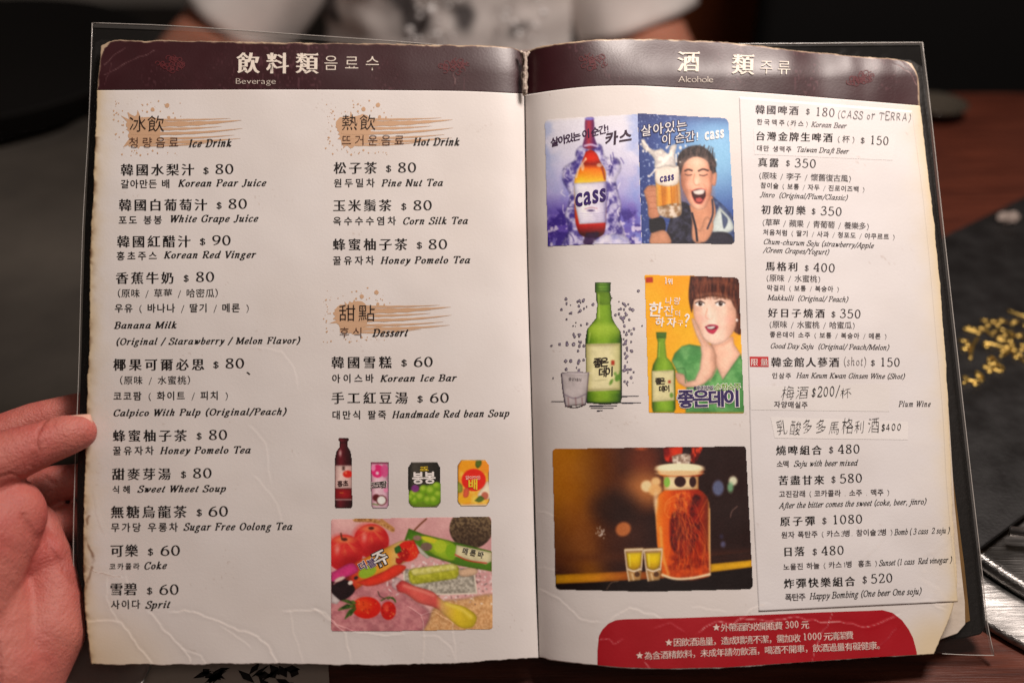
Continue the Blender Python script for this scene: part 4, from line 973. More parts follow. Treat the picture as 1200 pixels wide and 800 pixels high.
# -- green bottle, shot glass and bubbles
D = (630, 310, 4.615)
cv = Cv(D, 644, 328, 757, 486)
bot = [(313, 98), (395, 98), (393, 146), (388, 152), (396, 210), (404, 290), (420, 320), (448, 360), (456, 400), (456, 720), (448, 745), (290, 748), (268, 742), (262, 700), (260, 400), (268, 350), (300, 310), (316, 290), (324, 210), (316, 152), (311, 146)]
rr = random.Random(5)
for k in range(46):
    x = rr.uniform(462, 540); y = rr.uniform(460, 640); cv.line([(x, y), (x + rr.uniform(-10, 10), y + rr.uniform(8, 26)), (x + rr.uniform(-18, 12), y + rr.uniform(24, 48))], rr.uniform(1.2, 2.6), rr.choice([(150, 140, 160), (186, 178, 190), (110, 98, 126)]), al=.6)
for k in range(120):
    s = rr.random(); x = (rr.gauss(470, 26) if s < .55 else rr.gauss(215, 34)); y = rr.uniform(200, 660) if s < .55 else rr.uniform(180, 600)
    if 258 < x < 460 and y > 300: continue
    R = rr.uniform(3, 8); cv.ell(x, y, R, R * 1.2, (84, 72, 104), al=.9); cv.ell(x, y, R * .5, R * .6, (214, 206, 206))
for (x, y, R) in ((130, 243, 7), (75, 438, 6), (120, 430, 8), (160, 432, 9), (195, 430, 10), (228, 378, 8), (268, 320, 7), (250, 190, 7), (300, 215, 8), (152, 520, 9), (180, 520, 9), (220, 258, 5), (545, 142, 8), (515, 245, 9), (490, 215, 6), (520, 345, 7), (566, 330, 5), (480, 270, 8), (450, 240, 7), (155, 565, 8), (84, 612, 5), (400, 180, 4)): cv.ell(x, y, R, R, (88, 76, 106)); cv.ell(x + 1, y + 1, R * .5, R * .5, (216, 208, 208))
for p in ([(470, 380), (500, 460), (490, 560)], [(520, 470), (540, 540), (530, 620), (480, 650)], [(160, 575), (200, 560), (235, 520)], [(230, 480), (250, 440)], [(455, 300), (480, 340), (500, 370)]): cv.line(p, 3, (130, 118, 142), al=.8)
for y, a, b in ((740, 76, 262), (712, 440, 548), (748, 456, 560), (764, 280, 430), (776, 290, 410), (790, 320, 352)): cv.line([(a, y), (b, y - 2)], 4.5, (62, 56, 104))
cv.poly(bot, grad([(258, (34, 60, 8)), (272, (74, 110, 18)), (300, (110, 146, 34)), (330, (136, 170, 56)), (380, (126, 162, 50)), (425, (84, 122, 24)), (456, (34, 60, 10))], 0), smooth=False)
cv.put(cv.a * sstep(300, 340, cv.Y) * sstep(425, 350, cv.Y) * (cv.X > 272) * (cv.X < 444) * .55, (186, 210, 90)); cv.poly([(318, 150), (392, 150), (394, 208), (322, 208)], (96, 128, 40), soft=3, al=.7)
cv.poly([(311, 96), (397, 96), (393, 148), (315, 148)], grad([(311, (60, 96, 30)), (340, (128, 166, 76)), (370, (104, 146, 58)), (397, (50, 80, 24))], 0), smooth=False)
for y in (112, 128, 142): cv.line([(312, y), (396, y)], 3, (44, 72, 20), al=.7)
cv.line([(330, 160), (334, 290)], 5, (196, 214, 130), al=.7); cv.line([(284, 370), (276, 420)], 6, (200, 220, 130), al=.6); cv.line([(300, 690), (440, 690)], 6, (150, 184, 70), al=.5, soft=6); cv.line([(270, 742), (360, 750), (450, 744)], 9, (36, 60, 12), al=.8)
cv.poly([(260, 428), (448, 424), (448, 678), (262, 686)], grad([(260, (186, 180, 126)), (300, (222, 216, 172)), (380, (226, 220, 178)), (448, (196, 194, 140))], 0), smooth=False)
cv.line([(266, 438), (444, 434)], 2, (150, 140, 90)); cv.line([(266, 676), (444, 668)], 2, (150, 140, 90)); cv.line([(310, 628), (372, 622)], 2, (150, 146, 110)); cv.ell(432, 612, 14, 20, (96, 136, 56), rot=.4); cv.ell(398, 634, 8, 18, (110, 146, 66), rot=.5); cv.ell(446, 600, 6, 26, (84, 124, 44)); cv.ell(420, 590, 8, 10, (120, 156, 80))
cv.poly([(398, 518), (416, 518), (416, 542), (398, 542)], (200, 70, 44), smooth=False)
cv.poly([(128, 588), (276, 582), (266, 700), (262, 754), (152, 766), (140, 700)], (204, 196, 196), smooth=False, al=.95); cv.ell(202, 586, 74, 7, (230, 224, 222)); cv.line([(128, 588), (140, 700), (152, 764)], 4, (92, 78, 96)); cv.line([(276, 584), (266, 700), (260, 754)], 4, (92, 78, 96)); cv.line([(150, 764), (205, 772), (262, 754)], 5, (92, 74, 88)); cv.line([(142, 700), (200, 722), (266, 696)], 4, (110, 96, 112)); cv.line([(128, 588), (276, 584)], 3, (120, 106, 120))
for x in (165, 205, 240): cv.line([(x, 720), (x + 3, 764)], 6, (130, 96, 100), al=.7)
cv.build('picture', 1, page_r, label='printed picture of a green bottle with a shot glass and bubbles')
entry(1, T_, [(C, D, '좋은', 300, 392, 556, 548, 56, dict(sty='bold', col=(40, 30, 26), slant=.1)), (C, D, '데이', 328, 418, 608, 600, 56, dict(sty='bold', col=(40, 30, 26), slant=.1)), (C, D, '좋은데이', 166, 240, 626, 632, 20, dict(sty='sans', col=(60, 48, 56)))], page_r, 'picture_lettering')
# -- woman in a green top beside a bottle on orange
cv = Cv(D, 754, 320, 872, 486)
cv.rgb[:] = cv.tex(200, 3, (226, 162, 38), (240, 178, 52))(cv.X, cv.Y); cv.a[:] = 1
cv.poly([(826, 62), (1086, 70), (1098, 300), (1094, 380), (1060, 360), (1050, 200), (840, 200), (834, 260), (818, 190)], cv.tex(10, 5, (62, 32, 26), (108, 62, 46), stretch=(1, .25)), soft=4)
cv.poly([(725, 520), (740, 480), (780, 440), (820, 430), (880, 440), (900, 470), (1000, 560), (1090, 490), (1120, 500), (1120, 800), (800, 800), (806, 640), (760, 590)], cv.tex(50, 9, (84, 142, 84), (120, 174, 112)), soft=4, smooth=False)
cv.poly([(940, 400), (1056, 390), (1064, 430), (1100, 484), (1060, 540), (1002, 624), (960, 540), (930, 470)], grad([(930, (206, 160, 138)), (990, (232, 192, 170)), (1040, (238, 200, 178)), (1100, (220, 176, 154))], 0), smooth=False, soft=5); cv.line([(960, 436), (1010, 428), (1052, 400)], 12, (200, 152, 130), soft=8, al=.6); cv.line([(1100, 486), (1060, 542), (1002, 626)], 6, (84, 132, 80), al=.8)
cv.poly([(838, 200), (850, 180), (900, 172), (1000, 175), (1060, 200), (1076, 270), (1060, 360), (1020, 410), (960, 432), (910, 415), (870, 350), (845, 280)], grad([(838, (230, 186, 164)), (900, (246, 214, 196)), (1000, (244, 210, 192)), (1076, (220, 174, 152))], 0), soft=4)
cv.poly([(826, 180), (832, 90), (900, 62), (1000, 62), (1080, 80), (1090, 260), (1064, 230), (1040, 186), (990, 176), (940, 172), (880, 184), (850, 190), (838, 240)], cv.tex(9, 6, (66, 34, 28), (120, 70, 52), stretch=(1, .22)), soft=4)
for (x, w) in ((878, 24), (988, 26)):
    cv.ell(x, 212, w, 13, (246, 240, 234)); cv.ell(x + 2, 211, 11, 12, (44, 28, 24)); cv.ell(x + 5, 207, 3, 3, (240, 236, 230)); cv.line([(x - w, 208), (x, 197), (x + w, 208)], 5, (56, 34, 30)); cv.line([(x - w, 186), (x, 178), (x + w + 4, 186)], 6, (120, 78, 58), al=.7)
cv.line([(918, 240), (912, 286), (930, 296), (946, 290)], 5, (212, 162, 140), al=.9); cv.ell(950, 300, 16, 30, (252, 226, 210), soft=14, al=.7); cv.ell(930, 270, 7, 30, (254, 230, 216), soft=8, al=.8); cv.ell(870, 330, 20, 60, (214, 164, 140), soft=20, al=.5); cv.ell(1056, 320, 22, 70, (206, 156, 132), soft=20, al=.5); cv.line([(862, 170), (920, 160), (1000, 164), (1052, 190)], 12, (200, 150, 126), soft=9, al=.5)
for k in range(34): cv.line([(846 + 6 * k, 74 + rr.uniform(0, 40)), (842 + 6.2 * k + rr.uniform(-5, 5), 150), (848 + 6.2 * k + rr.uniform(-6, 6), 178 + rr.uniform(-4, 12))], 2.4, rr.choice([(52, 26, 22), (140, 86, 64), (92, 52, 40)]), al=.6)
cv.line([(880, 100), (960, 92), (1050, 112)], 16, (156, 100, 76), soft=14, al=.45)
cv.poly([(904, 336), (930, 324), (978, 338), (970, 352), (950, 374), (924, 366)], (206, 66, 96)); cv.poly([(910, 336), (934, 330), (968, 342), (948, 352), (924, 350)], (96, 26, 38)); cv.poly([(914, 335), (960, 337), (956, 342), (916, 341)], (244, 234, 230)); cv.ell(892, 290, 24, 18, (240, 184, 172), soft=14, al=.6); cv.ell(1030, 300, 26, 20, (238, 184, 170), soft=14, al=.6); cv.ell(1078, 300, 6, 8, (236, 226, 220))
cv.poly([(832, 296), (838, 288), (850, 298), (872, 340), (896, 392), (926, 424), (952, 450), (966, 490), (966, 560), (944, 606), (900, 646), (860, 662), (800, 664), (760, 640), (744, 604), (742, 580), (790, 592), (812, 632), (850, 622), (876, 566), (886, 486), (880, 430), (858, 380), (842, 336)], grad([(742, (214, 166, 142)), (860, (238, 200, 178)), (930, (232, 190, 168)), (968, (206, 158, 134))], 0), smooth=False, soft=5); cv.line([(866, 348), (894, 404), (920, 432)], 4, (206, 158, 136), al=.7); cv.line([(846, 310), (872, 372), (896, 420)], 4, (212, 166, 144), al=.6)
cv.line([(852, 320), (890, 400), (912, 440)], 5, (210, 164, 142), al=.7); cv.line([(740, 570), (790, 560), (800, 640)], 5, (78, 120, 74), al=.8); cv.line([(966, 500), (968, 560), (932, 628)], 5, (204, 158, 136), al=.7)
cv.poly([(642, 366), (696, 366), (694, 396), (690, 420), (698, 500), (726, 530), (744, 570), (746, 780), (736, 798), (624, 798), (618, 770), (616, 580), (624, 540), (646, 500), (650, 420), (644, 396)], grad([(616, (60, 92, 18)), (650, (120, 158, 44)), (690, (140, 176, 60)), (730, (110, 150, 40)), (746, (56, 90, 20))], 0), smooth=False)
cv.poly([(641, 366), (697, 366), (694, 398), (644, 398)], (86, 122, 50), smooth=False); cv.poly([(618, 574), (738, 570), (740, 734), (620, 742)], (220, 214, 168), smooth=False); cv.poly([(706, 626), (720, 626), (720, 640), (706, 640)], (198, 70, 46), smooth=False); cv.ell(724, 706, 10, 14, (110, 146, 66)); cv.line([(660, 420), (656, 500)], 4, (196, 216, 120), al=.7)
cv.poly([(584, 70), (622, 68), (624, 96), (586, 98)], (200, 70, 46), smooth=False)
mk = round_mask(cv, [(755.6, 322.2), (810, 323), (865.8, 325.4), (872, 484), (815, 484), (760.6, 483)], [.5, 1, 5, 2, 1, .5])
cv.build('picture', 1, page_r, mask=mk, label='printed picture of a woman in green with a bottle on orange')
wht = (246, 240, 232)
entry(1, T_, [(C, D, '한', 594, 668, 280, 282, 86, dict(sty='bold', col=wht, slant=.1)), (C, D, '나랑', 686, 776, 216, 216, 44, dict(sty='sans', col=wht, slant=.1)), (C, D, '잔', 680, 740, 280, 280, 66, dict(sty='sans', col=wht)), (C, D, '더', 742, 780, 280, 280, 36, dict(sty='sans', col=wht)),
    (C, D, '하자', 632, 752, 334, 338, 56, dict(sty='bold', col=wht, slant=.1)), (C, D, '구', 756, 790, 332, 332, 36, dict(sty='sans', col=wht)), (P_, D, '?', 788, 820, 334, 334, 66, dict(wx=6, wy=5, col=wht, it=.1)), (P_, D, '1', 684, 704, 104, 104, 34, dict(wx=6, wy=5, it=0, col=wht)), (C, D, '위', 702, 734, 106, 106, 34, dict(sty='bold', col=wht)),
    (C, D, '좋은', 636, 698, 648, 644, 40, dict(sty='bold', col=(40, 30, 26))), (C, D, '데이', 656, 722, 688, 684, 38, dict(sty='bold', col=(40, 30, 26)))]
    + outlined(D, '좋은데이', 756, 1108, 772, 764, 104, (58, 44, 96), (240, 234, 230), 0, 'black') + outlined(D, '순한소주', 958, 1104, 682, 678, 42, (112, 164, 44), (244, 240, 232), 0, 'bold') + outlined(D, '우리만의', 858, 956, 680, 678, 28, (70, 54, 100), (244, 240, 232), 0, 'bold') + [(P_, D, '#', 842, 858, 676, 676, 22, dict(wx=5, wy=5, it=.1, col=(70, 54, 100)))], page_r, 'picture_lettering')
# -- jar of ginseng wine in a dim bar
J = (630, 510, 4.444)
cv = Cv(J, 647, 522, 885, 693)
cv.rgb[:] = (44, 24, 22); cv.a[:] = 1
cv.put(sstep(400, 20, np.hypot(cv.X - 60, (cv.Y - 110) * .62)), (212, 158, 24)); cv.put(np.exp(-((cv.X - 60 - .3 * cv.Y) / 90) ** 2) * .5, (196, 132, 30)); cv.put(sstep(420, 100, np.hypot(cv.X - 250, (cv.Y - 200) * .6)) * .45, (140, 76, 30)); cv.put(sstep(140, 20, np.hypot(cv.X - 560, cv.Y - 120)) * .5, (150, 70, 36)); cv.put(sstep(160, 20, np.hypot((cv.X - 560) * .9, cv.Y - 280)) * .75, (210, 140, 84)); cv.put(sstep(260, 60, np.hypot(cv.X - 150, cv.Y - 560)) * .5, (120, 72, 40)); cv.put(sstep(200, 40, np.hypot(cv.X - 480, cv.Y - 560)) * .35, (90, 56, 44))
cv.put(np.exp(-((cv.Y - 640 + .02 * cv.X) / 26) ** 2) * .5, (92, 52, 30)); cv.put(sstep(150, 40, np.hypot((cv.X - 410) * .8, cv.Y - 380)) * .6, (34, 22, 22))
for (x, y, rx, ry, c, r) in ((568, 264, 30, 30, (250, 224, 178), 0), (616, 240, 24, 22, (246, 206, 150), 0), (612, 284, 34, 30, (236, 190, 130), 0), (446, 487, 40, 36, (196, 122, 74), -.5), (940, 273, 30, 40, (104, 112, 142), 0), (1018, 236, 22, 24, (232, 234, 206), 0), (1004, 270, 16, 26, (126, 170, 132), 0), (966, 566, 13, 16, (96, 96, 124), 0), (958, 526, 10, 12, (62, 56, 78), 0), (538, 68, 24, 8, (180, 90, 52), 0)): cv.ell(x, y, rx, ry, c, rot=r, soft=7, al=.9)
cv.poly([(92, 724), (460, 706), (520, 710), (660, 700), (660, 745), (92, 772)], grad([(92, (196, 146, 26)), (300, (206, 140, 40)), (460, (170, 96, 36)), (660, (150, 84, 40))], 0), smooth=False, soft=4); cv.poly([(896, 668), (1120, 646), (1120, 684), (900, 712)], (222, 172, 44), smooth=False, soft=4); cv.poly([(88, 776), (700, 742), (900, 716), (1125, 688), (1125, 812), (88, 812)], (32, 20, 20), smooth=False, soft=4); cv.poly([(900, 630), (1120, 604), (1120, 644), (896, 664)], (58, 34, 28), smooth=False, soft=6)
cv.poly([(652, 66), (690, 60), (700, 140), (672, 136)], cv.tex(14, 51, (130, 24, 20), (220, 70, 44), stretch=(1, .4)), soft=4); cv.poly([(690, 62), (756, 58), (750, 100), (700, 120)], (214, 66, 36), soft=4); cv.poly([(800, 62), (858, 56), (840, 110), (816, 144), (800, 140)], cv.tex(10, 52, (90, 20, 18), (226, 84, 50), stretch=(1, .4)), soft=4); cv.poly([(756, 62), (790, 60), (790, 96), (762, 98)], (50, 30, 30), soft=3); cv.poly([(700, 108), (740, 96), (796, 104), (794, 142), (704, 144)], cv.tex(12, 53, (150, 126, 110), (244, 232, 216)), soft=4)
cv.poly([(624, 184), (868, 184), (856, 205), (836, 215), (838, 280), (866, 300), (892, 340), (896, 420), (900, 715), (880, 742), (700, 744), (650, 720), (620, 560), (612, 400), (620, 330), (650, 290), (660, 215), (636, 205)][0:2] + [(856, 205), (836, 215), (838, 280), (860, 292), (882, 316), (894, 350), (897, 420), (901, 715), (896, 730), (860, 742), (700, 744), (668, 736), (650, 722), (634, 640), (622, 560), (612, 400), (612, 360), (620, 330), (634, 306), (656, 288), (660, 215), (636, 205)], grad([(612, (240, 196, 140)), (624, (236, 140, 56)), (660, (222, 110, 34)), (710, (206, 84, 24)), (780, (170, 52, 20)), (850, (150, 48, 22)), (884, (120, 50, 28)), (894, (206, 150, 90)), (901, (246, 214, 170))], 0), soft=4, smooth=False, edge=.1)
cv.poly([(655, 212), (838, 212), (838, 280), (656, 286)], grad([(655, (206, 160, 104)), (690, (244, 222, 180)), (800, (238, 210, 166)), (838, (196, 150, 100))], 0), soft=4, smooth=False); cv.ell(740, 176, 126, 22, (240, 218, 176)); cv.ell(740, 165, 122, 20, (250, 234, 200)); cv.ell(740, 196, 118, 14, (226, 196, 150)); cv.ell(742, 240, 30, 28, (56, 30, 30)); cv.ell(808, 241, 18, 28, (58, 32, 32)); cv.ell(674, 243, 16, 26, (140, 186, 84)); cv.ell(616, 345, 10, 40, (250, 220, 180), soft=8, al=.8)
cv.poly([(690, 440), (712, 396), (752, 384), (786, 426), (800, 330), (822, 306), (846, 316), (838, 390), (852, 470), (826, 560), (800, 610), (752, 640), (706, 600), (688, 520)], cv.tex(30, 44, (58, 16, 22), (136, 34, 24)), soft=7, al=.92, edge=0); cv.poly([(700, 600), (780, 650), (880, 600), (890, 715), (680, 715)], cv.tex(24, 47, (120, 34, 20), (214, 92, 40)), soft=12, al=.8, edge=0); cv.poly([(720, 300), (780, 290), (800, 340), (770, 400), (720, 390)], cv.tex(16, 48, (196, 80, 34), (236, 140, 70)), soft=10, al=.7, edge=0)
for k in range(90):
    x = rr.gauss(765, 40); y = rr.uniform(290, 480); tx = rr.uniform(690, 884); c = rr.choice([(228, 122, 58), (112, 26, 24), (240, 150, 84), (84, 20, 24), (206, 84, 36), (150, 40, 26)])
    cv.line([(x, y), (x + (tx - x) * .3 + rr.uniform(-22, 22), y + 70), (x + (tx - x) * .8 + rr.uniform(-22, 22), y + 150), (tx, y + rr.uniform(190, 260)), (tx + rr.uniform(-24, 24), min(700, y + 300))], rr.uniform(1.2, 3.2), c, al=.5)
for k in range(14):
    a = rr.uniform(0, 6.28); cv.line([(690 + 30 * math.cos(a), 390 + 40 * math.sin(a)), (700 + 40 * math.cos(a + .8), 380 + 50 * math.sin(a + .8)), (730 + 40 * math.cos(a + 1.6), 350 + 46 * math.sin(a + 1.6))], 2, (240, 156, 90), al=.6)
cv.poly([(640, 660), (700, 700), (890, 690), (890, 734), (668, 734)], (208, 92, 40), soft=8, al=.6, smooth=False, edge=0); cv.line([(650, 725), (700, 742), (800, 742), (896, 722)], 12, (250, 226, 190), soft=5); cv.line([(896, 380), (896, 700)], 5, (246, 206, 150), al=.8); cv.line([(640, 480), (656, 640), (680, 720)], 14, (246, 190, 110), soft=6, al=.6)
for x in (452, 552):
    cv.poly([(x, 586), (x + 100, 582), (x + 92, 680), (x + 84, 752), (x + 20, 760), (x + 10, 690)], (196, 160, 110), smooth=False, soft=3, al=.85); cv.poly([(x + 12, 612), (x + 90, 608), (x + 84, 672), (x + 70, 692), (x + 50, 698), (x + 30, 694), (x + 18, 676)], grad([(608, (236, 208, 60)), (650, (226, 196, 24)), (698, (190, 150, 20))]), smooth=False, soft=4); cv.line([(x + 26, 620), (x + 30, 680)], 6, (250, 238, 150), soft=4, al=.7); cv.line([(x + 40, 720), (x + 48, 750)], 6, (240, 220, 180), soft=3, al=.8); cv.line([(x + 4, 596), (x + 94, 592)], 10, (236, 220, 190), al=.9); cv.line([(x + 2, 600), (x + 14, 700), (x + 24, 755)], 5, (240, 224, 200)); cv.line([(x + 96, 600), (x + 88, 700)], 5, (240, 224, 200)); cv.line([(x + 20, 696), (x + 50, 706), (x + 84, 694)], 7, (246, 236, 216), al=.9); cv.ell(x + 66, 722, 14, 14, (70, 44, 30), al=.8)
for k in range(26): cv.ell(rr.gauss(325, 12), rr.gauss(508, 14), 2.2, 3.2, (216, 206, 200))
cv.line([(1040, 368), (1010, 398), (1004, 425)], 2.4, (170, 150, 140)); cv.line([(360, 800), (385, 766), (420, 758)], 2.4, (160, 140, 120))
mk = round_mask(cv, [(647.6, 525.8), (760, 524), (874, 522.6), (882.5, 689.5), (760, 692.5), (651.2, 690)], [4, 1, 4, 6, 1, 6])
cv.build('picture', 1, page_r, mask=mk, label='printed picture of an amber root wine jar and two shot glasses')
# -- bottle and three cans (left page)
Q = (370, 500, 5.217)
def can(x0, y0, x1, y1): return Cv(Q, 370 + x0 / 5.217, 500 + y0 / 5.217, 370 + x1 / 5.217, 500 + y1 / 5.217)
cv = can(110, 60, 232, 502)
cv.poly([(140, 68), (204, 68), (203, 84), (196, 88), (196, 118), (214, 150), (222, 200), (224, 485), (218, 496), (122, 496), (116, 485), (116, 200), (126, 150), (148, 118), (148, 88), (140, 84)], grad([(116, (58, 18, 26)), (150, (110, 36, 46)), (190, (66, 20, 28)), (224, (50, 14, 22))], 0), smooth=False)
a0 = cv.a.copy(); cv.ell(150, 160, 8, 18, (220, 190, 186), al=.8, soft=5); cv.line([(146, 96), (198, 96)], 4, (40, 12, 18)); cv.poly([(117, 234), (223, 234), (223, 376), (117, 376)], grad([(117, (206, 170, 164)), (150, (232, 206, 198)), (223, (206, 172, 166))], 0), smooth=False); cv.poly([(117, 378), (223, 378), (223, 438), (117, 438)], grad([(117, (130, 24, 32)), (170, (160, 36, 44)), (223, (120, 22, 30))], 0), smooth=False); cv.poly([(117, 440), (223, 440), (223, 448), (117, 448)], (216, 186, 180), smooth=False)
cv.ell(196, 288, 30, 22, (200, 48, 40)); cv.ell(184, 280, 8, 8, (230, 120, 90)); cv.poly([(162, 240), (178, 240), (178, 264), (162, 264)], (120, 90, 84), smooth=False); cv.line([(148, 402), (168, 402)], 5, (200, 140, 60))
cv.build('picture', -1, page_l, mask=a0, label='printed picture of a dark red vinegar bottle')
cv = can(330, 204, 454, 504)
cv.poly([(336, 214), (446, 214), (446, 480), (436, 498), (350, 498), (340, 480)], grad([(336, (206, 150, 170)), (370, (236, 206, 214)), (420, (226, 190, 204)), (446, (190, 140, 160))], 0), smooth=False)
a0 = cv.a.copy(); cv.poly([(336, 212), (446, 212), (446, 226), (336, 226)], (166, 90, 116), smooth=False); cv.ell(378, 270, 38, 40, (214, 56, 120)); cv.ell(420, 268, 24, 40, (206, 90, 140), al=.9); cv.ell(376, 282, 10, 10, (246, 210, 220)); cv.ell(352, 250, 14, 20, (240, 150, 186)); cv.ell(428, 386, 14, 14, (226, 150, 180))
cv.ell(370, 432, 22, 22, (96, 36, 40)); cv.ell(402, 448, 32, 32, (92, 40, 40)); cv.ell(402, 448, 26, 26, (244, 236, 230)); cv.line([(350, 470), (380, 476)], 7, (96, 130, 70)); cv.line([(346, 492), (436, 492)], 6, (190, 170, 180))
cv.build('picture', -1, page_l, mask=a0, label='printed picture of a slim pink coconut drink can')
cv = can(558, 200, 772, 500)
cv.poly([(584, 214), (742, 214), (748, 224), (762, 248), (764, 460), (746, 488), (594, 490), (568, 462), (564, 248), (580, 224)], grad([(564, (40, 38, 34)), (600, (78, 74, 66)), (680, (58, 54, 48)), (764, (36, 34, 30))], 0), smooth=False)
a0 = cv.a.copy(); cv.line([(588, 214), (740, 212)], 7, (196, 190, 182)); cv.poly([(568, 462), (764, 460), (746, 488), (594, 490)], (190, 182, 170), smooth=False); cv.line([(600, 478), (742, 476)], 6, (110, 104, 96))
cv.poly([(568, 390), (620, 380), (690, 350), (764, 340), (764, 462), (568, 464)], (110, 140, 40), soft=4)
for (x, y, R) in ((600, 408, 26), (660, 380, 26), (704, 390, 32), (740, 360, 24), (640, 428, 30), (604, 448, 22), (686, 446, 26), (724, 446, 30), (748, 412, 24), (580, 430, 20)):
    cv.ell(x, y, R, R, (116, 158, 34), soft=3); cv.ell(x - R * .2, y - R * .25, R * .6, R * .55, (178, 204, 84), soft=8, al=.8)
cv.ell(608, 376, 24, 22, (128, 66, 126)); cv.line([(766, 260), (766, 450)], 5, (150, 146, 138), al=.7)
cv.build('picture', -1, page_l, mask=a0, label='printed picture of a dark grape drink can')
cv = can(860, 190, 1070, 490)
cv.poly([(888, 200), (1036, 200), (1042, 212), (1058, 232), (1062, 455), (1044, 482), (888, 484), (868, 458), (868, 232), (882, 212)], cv.tex(60, 15, (236, 160, 50), (244, 200, 96)), smooth=False)
a0 = cv.a.copy(); cv.ell(930, 240, 50, 44, (236, 160, 40)); cv.ell(1040, 240, 40, 40, (230, 150, 50)); cv.poly([(980, 206), (1010, 202), (1012, 230), (988, 252), (976, 236)], (96, 116, 40), soft=3); cv.poly([(1010, 380), (1050, 330), (1060, 440), (1020, 440), (990, 420)], (240, 226, 200), soft=4); cv.ell(1034, 420, 22, 24, (160, 60, 40), al=.7); cv.ell(910, 440, 40, 26, (238, 176, 50)); cv.poly([(970, 450), (1010, 420), (1030, 440), (1000, 460)], (96, 120, 50), soft=3); cv.poly([(868, 330), (896, 360), (890, 400), (868, 400)], (150, 160, 70), soft=4)
cv.ell(966, 324, 74, 68, (212, 48, 32)); cv.poly([(904, 380), (930, 370), (924, 430), (908, 430)], (230, 110, 80), soft=3); cv.line([(890, 478), (1044, 476)], 9, (226, 206, 180)); cv.line([(890, 203), (1036, 202)], 5, (232, 214, 190))
cv.build('picture', -1, page_l, mask=a0, label='printed picture of an orange pear juice can')
ye = (240, 206, 50)
entry(-1, T_, [(C, Q, '홍초', 132, 206, 364, 360, 40, dict(sty='bold', col=(60, 26, 26)))], page_l, 'picture_lettering')
entry(-1, T_, outlined(Q, '코코팜', 340, 442, 376, 366, 44, (52, 44, 44), (240, 226, 222)), page_l, 'picture_lettering')
entry(-1, T_, [(C, Q, '포도', 636, 694, 272, 270, 34, dict(sty='bold', col=ye)), (C, Q, '봉봉', 590, 742, 348, 344, 80, dict(sty='black', col=(244, 236, 230)))], page_l, 'picture_lettering')
entry(-1, T_, [(C, Q, '갈아만든', 914, 1012, 322, 322, 27, dict(sty='sans', col=(244, 226, 210))), (C, Q, '배', 930, 994, 382, 382, 70, dict(sty='bold', col=ye))], page_l, 'picture_lettering')
# -- ice bars and fruit (left page)
I = (370, 590, 5.217)
cv = Cv(I, 386, 603, 580, 741)
cv.rgb[:] = cv.tex(120, 2, (206, 158, 158), (228, 186, 182))(cv.X, cv.Y); cv.a[:] = 1
cv.poly([(640, 800), (760, 600), (900, 580), (1100, 560), (1100, 800)], cv.tex(9, 7, (196, 150, 104), (224, 184, 138)), soft=10); cv.poly([(90, 480), (400, 460), (560, 560), (700, 680), (640, 790), (90, 790)], cv.tex(26, 12, (182, 120, 126), (206, 146, 148)), soft=12)
cv.line([(240, 96), (380, 110), (470, 160)], 26, cv.tex(10, 9, (150, 104, 60), (206, 160, 108))); cv.line([(400, 96), (476, 150)], 12, (190, 140, 90)); cv.line([(676, 92), (640, 124), (604, 160)], 9, (110, 64, 40))
cv.ell(950, 150, 132, 122, cv.tex(9, 16, (74, 58, 44), (142, 122, 92), 2)); cv.ell(950, 150, 132, 122, (60, 44, 34), al=.16)
cv.put(np.clip(.5 - (np.hypot((cv.X - 950) / 132, (cv.Y - 150) / 122) - 1) * 20, 0, 1) * sstep(100, 260, cv.Y) * .5, (50, 38, 32))
def apple(x, y, rx, ry):
    cv.ell(x, y, rx, ry, (186, 40, 44)); cv.ell(x - rx * .2, y - ry * .25, rx * .75, ry * .7, (212, 66, 62), soft=24, al=.9); cv.put(np.clip(1.15 - np.hypot((cv.X - x) / rx, (cv.Y - y) / ry) * 1.1, 0, 1) * sstep(.45, .75, fbm(np.arctan2(cv.Y - y + ry * .75, cv.X - x) * 60 + 500, np.hypot(cv.X - x, cv.Y - y) * .12, 7, 5)) * sstep(y + ry * .6, y - ry * .8, cv.Y) * .9, (230, 150, 96)); cv.ell(x, y - ry * .72, rx * .5, ry * .16, (232, 150, 100), soft=12, al=.8); cv.ell(x, y - ry * .74, rx * .16, ry * .09, (86, 40, 26)); cv.ell(x - rx * .4, y - ry * .2, rx * .12, ry * .24, (240, 180, 168), soft=10, al=.6); cv.ell(x + rx * .3, y + ry * .5, rx * .6, ry * .4, (146, 22, 32), soft=24, al=.6)
apple(340, 226, 108, 104); apple(176, 300, 112, 112); cv.line([(154, 180), (160, 216)], 8, (84, 52, 32))
for k in range(420):
    x = rr.uniform(380, 1080); y = rr.gauss(450, 80)
    if y > 620 or y < 330 or (x < 560 and y < 400) or (x < 700 and y > 560): continue
    cv.ell(x, y, rr.uniform(3, 11), rr.uniform(2, 6), rr.choice([(224, 210, 208), (140, 112, 108), (250, 244, 240), (100, 76, 76), (190, 164, 158), (250, 244, 240)]), rot=rr.uniform(0, 3), al=.8)
cv.poly([(540, 398), (960, 392), (986, 545), (770, 552), (536, 540)], cv.tex(14, 24, (150, 144, 132), (204, 198, 184)), smooth=False); cv.line([(540, 398), (540, 540), (780, 552), (984, 546), (966, 400)], 9, (226, 216, 200), smooth=False)
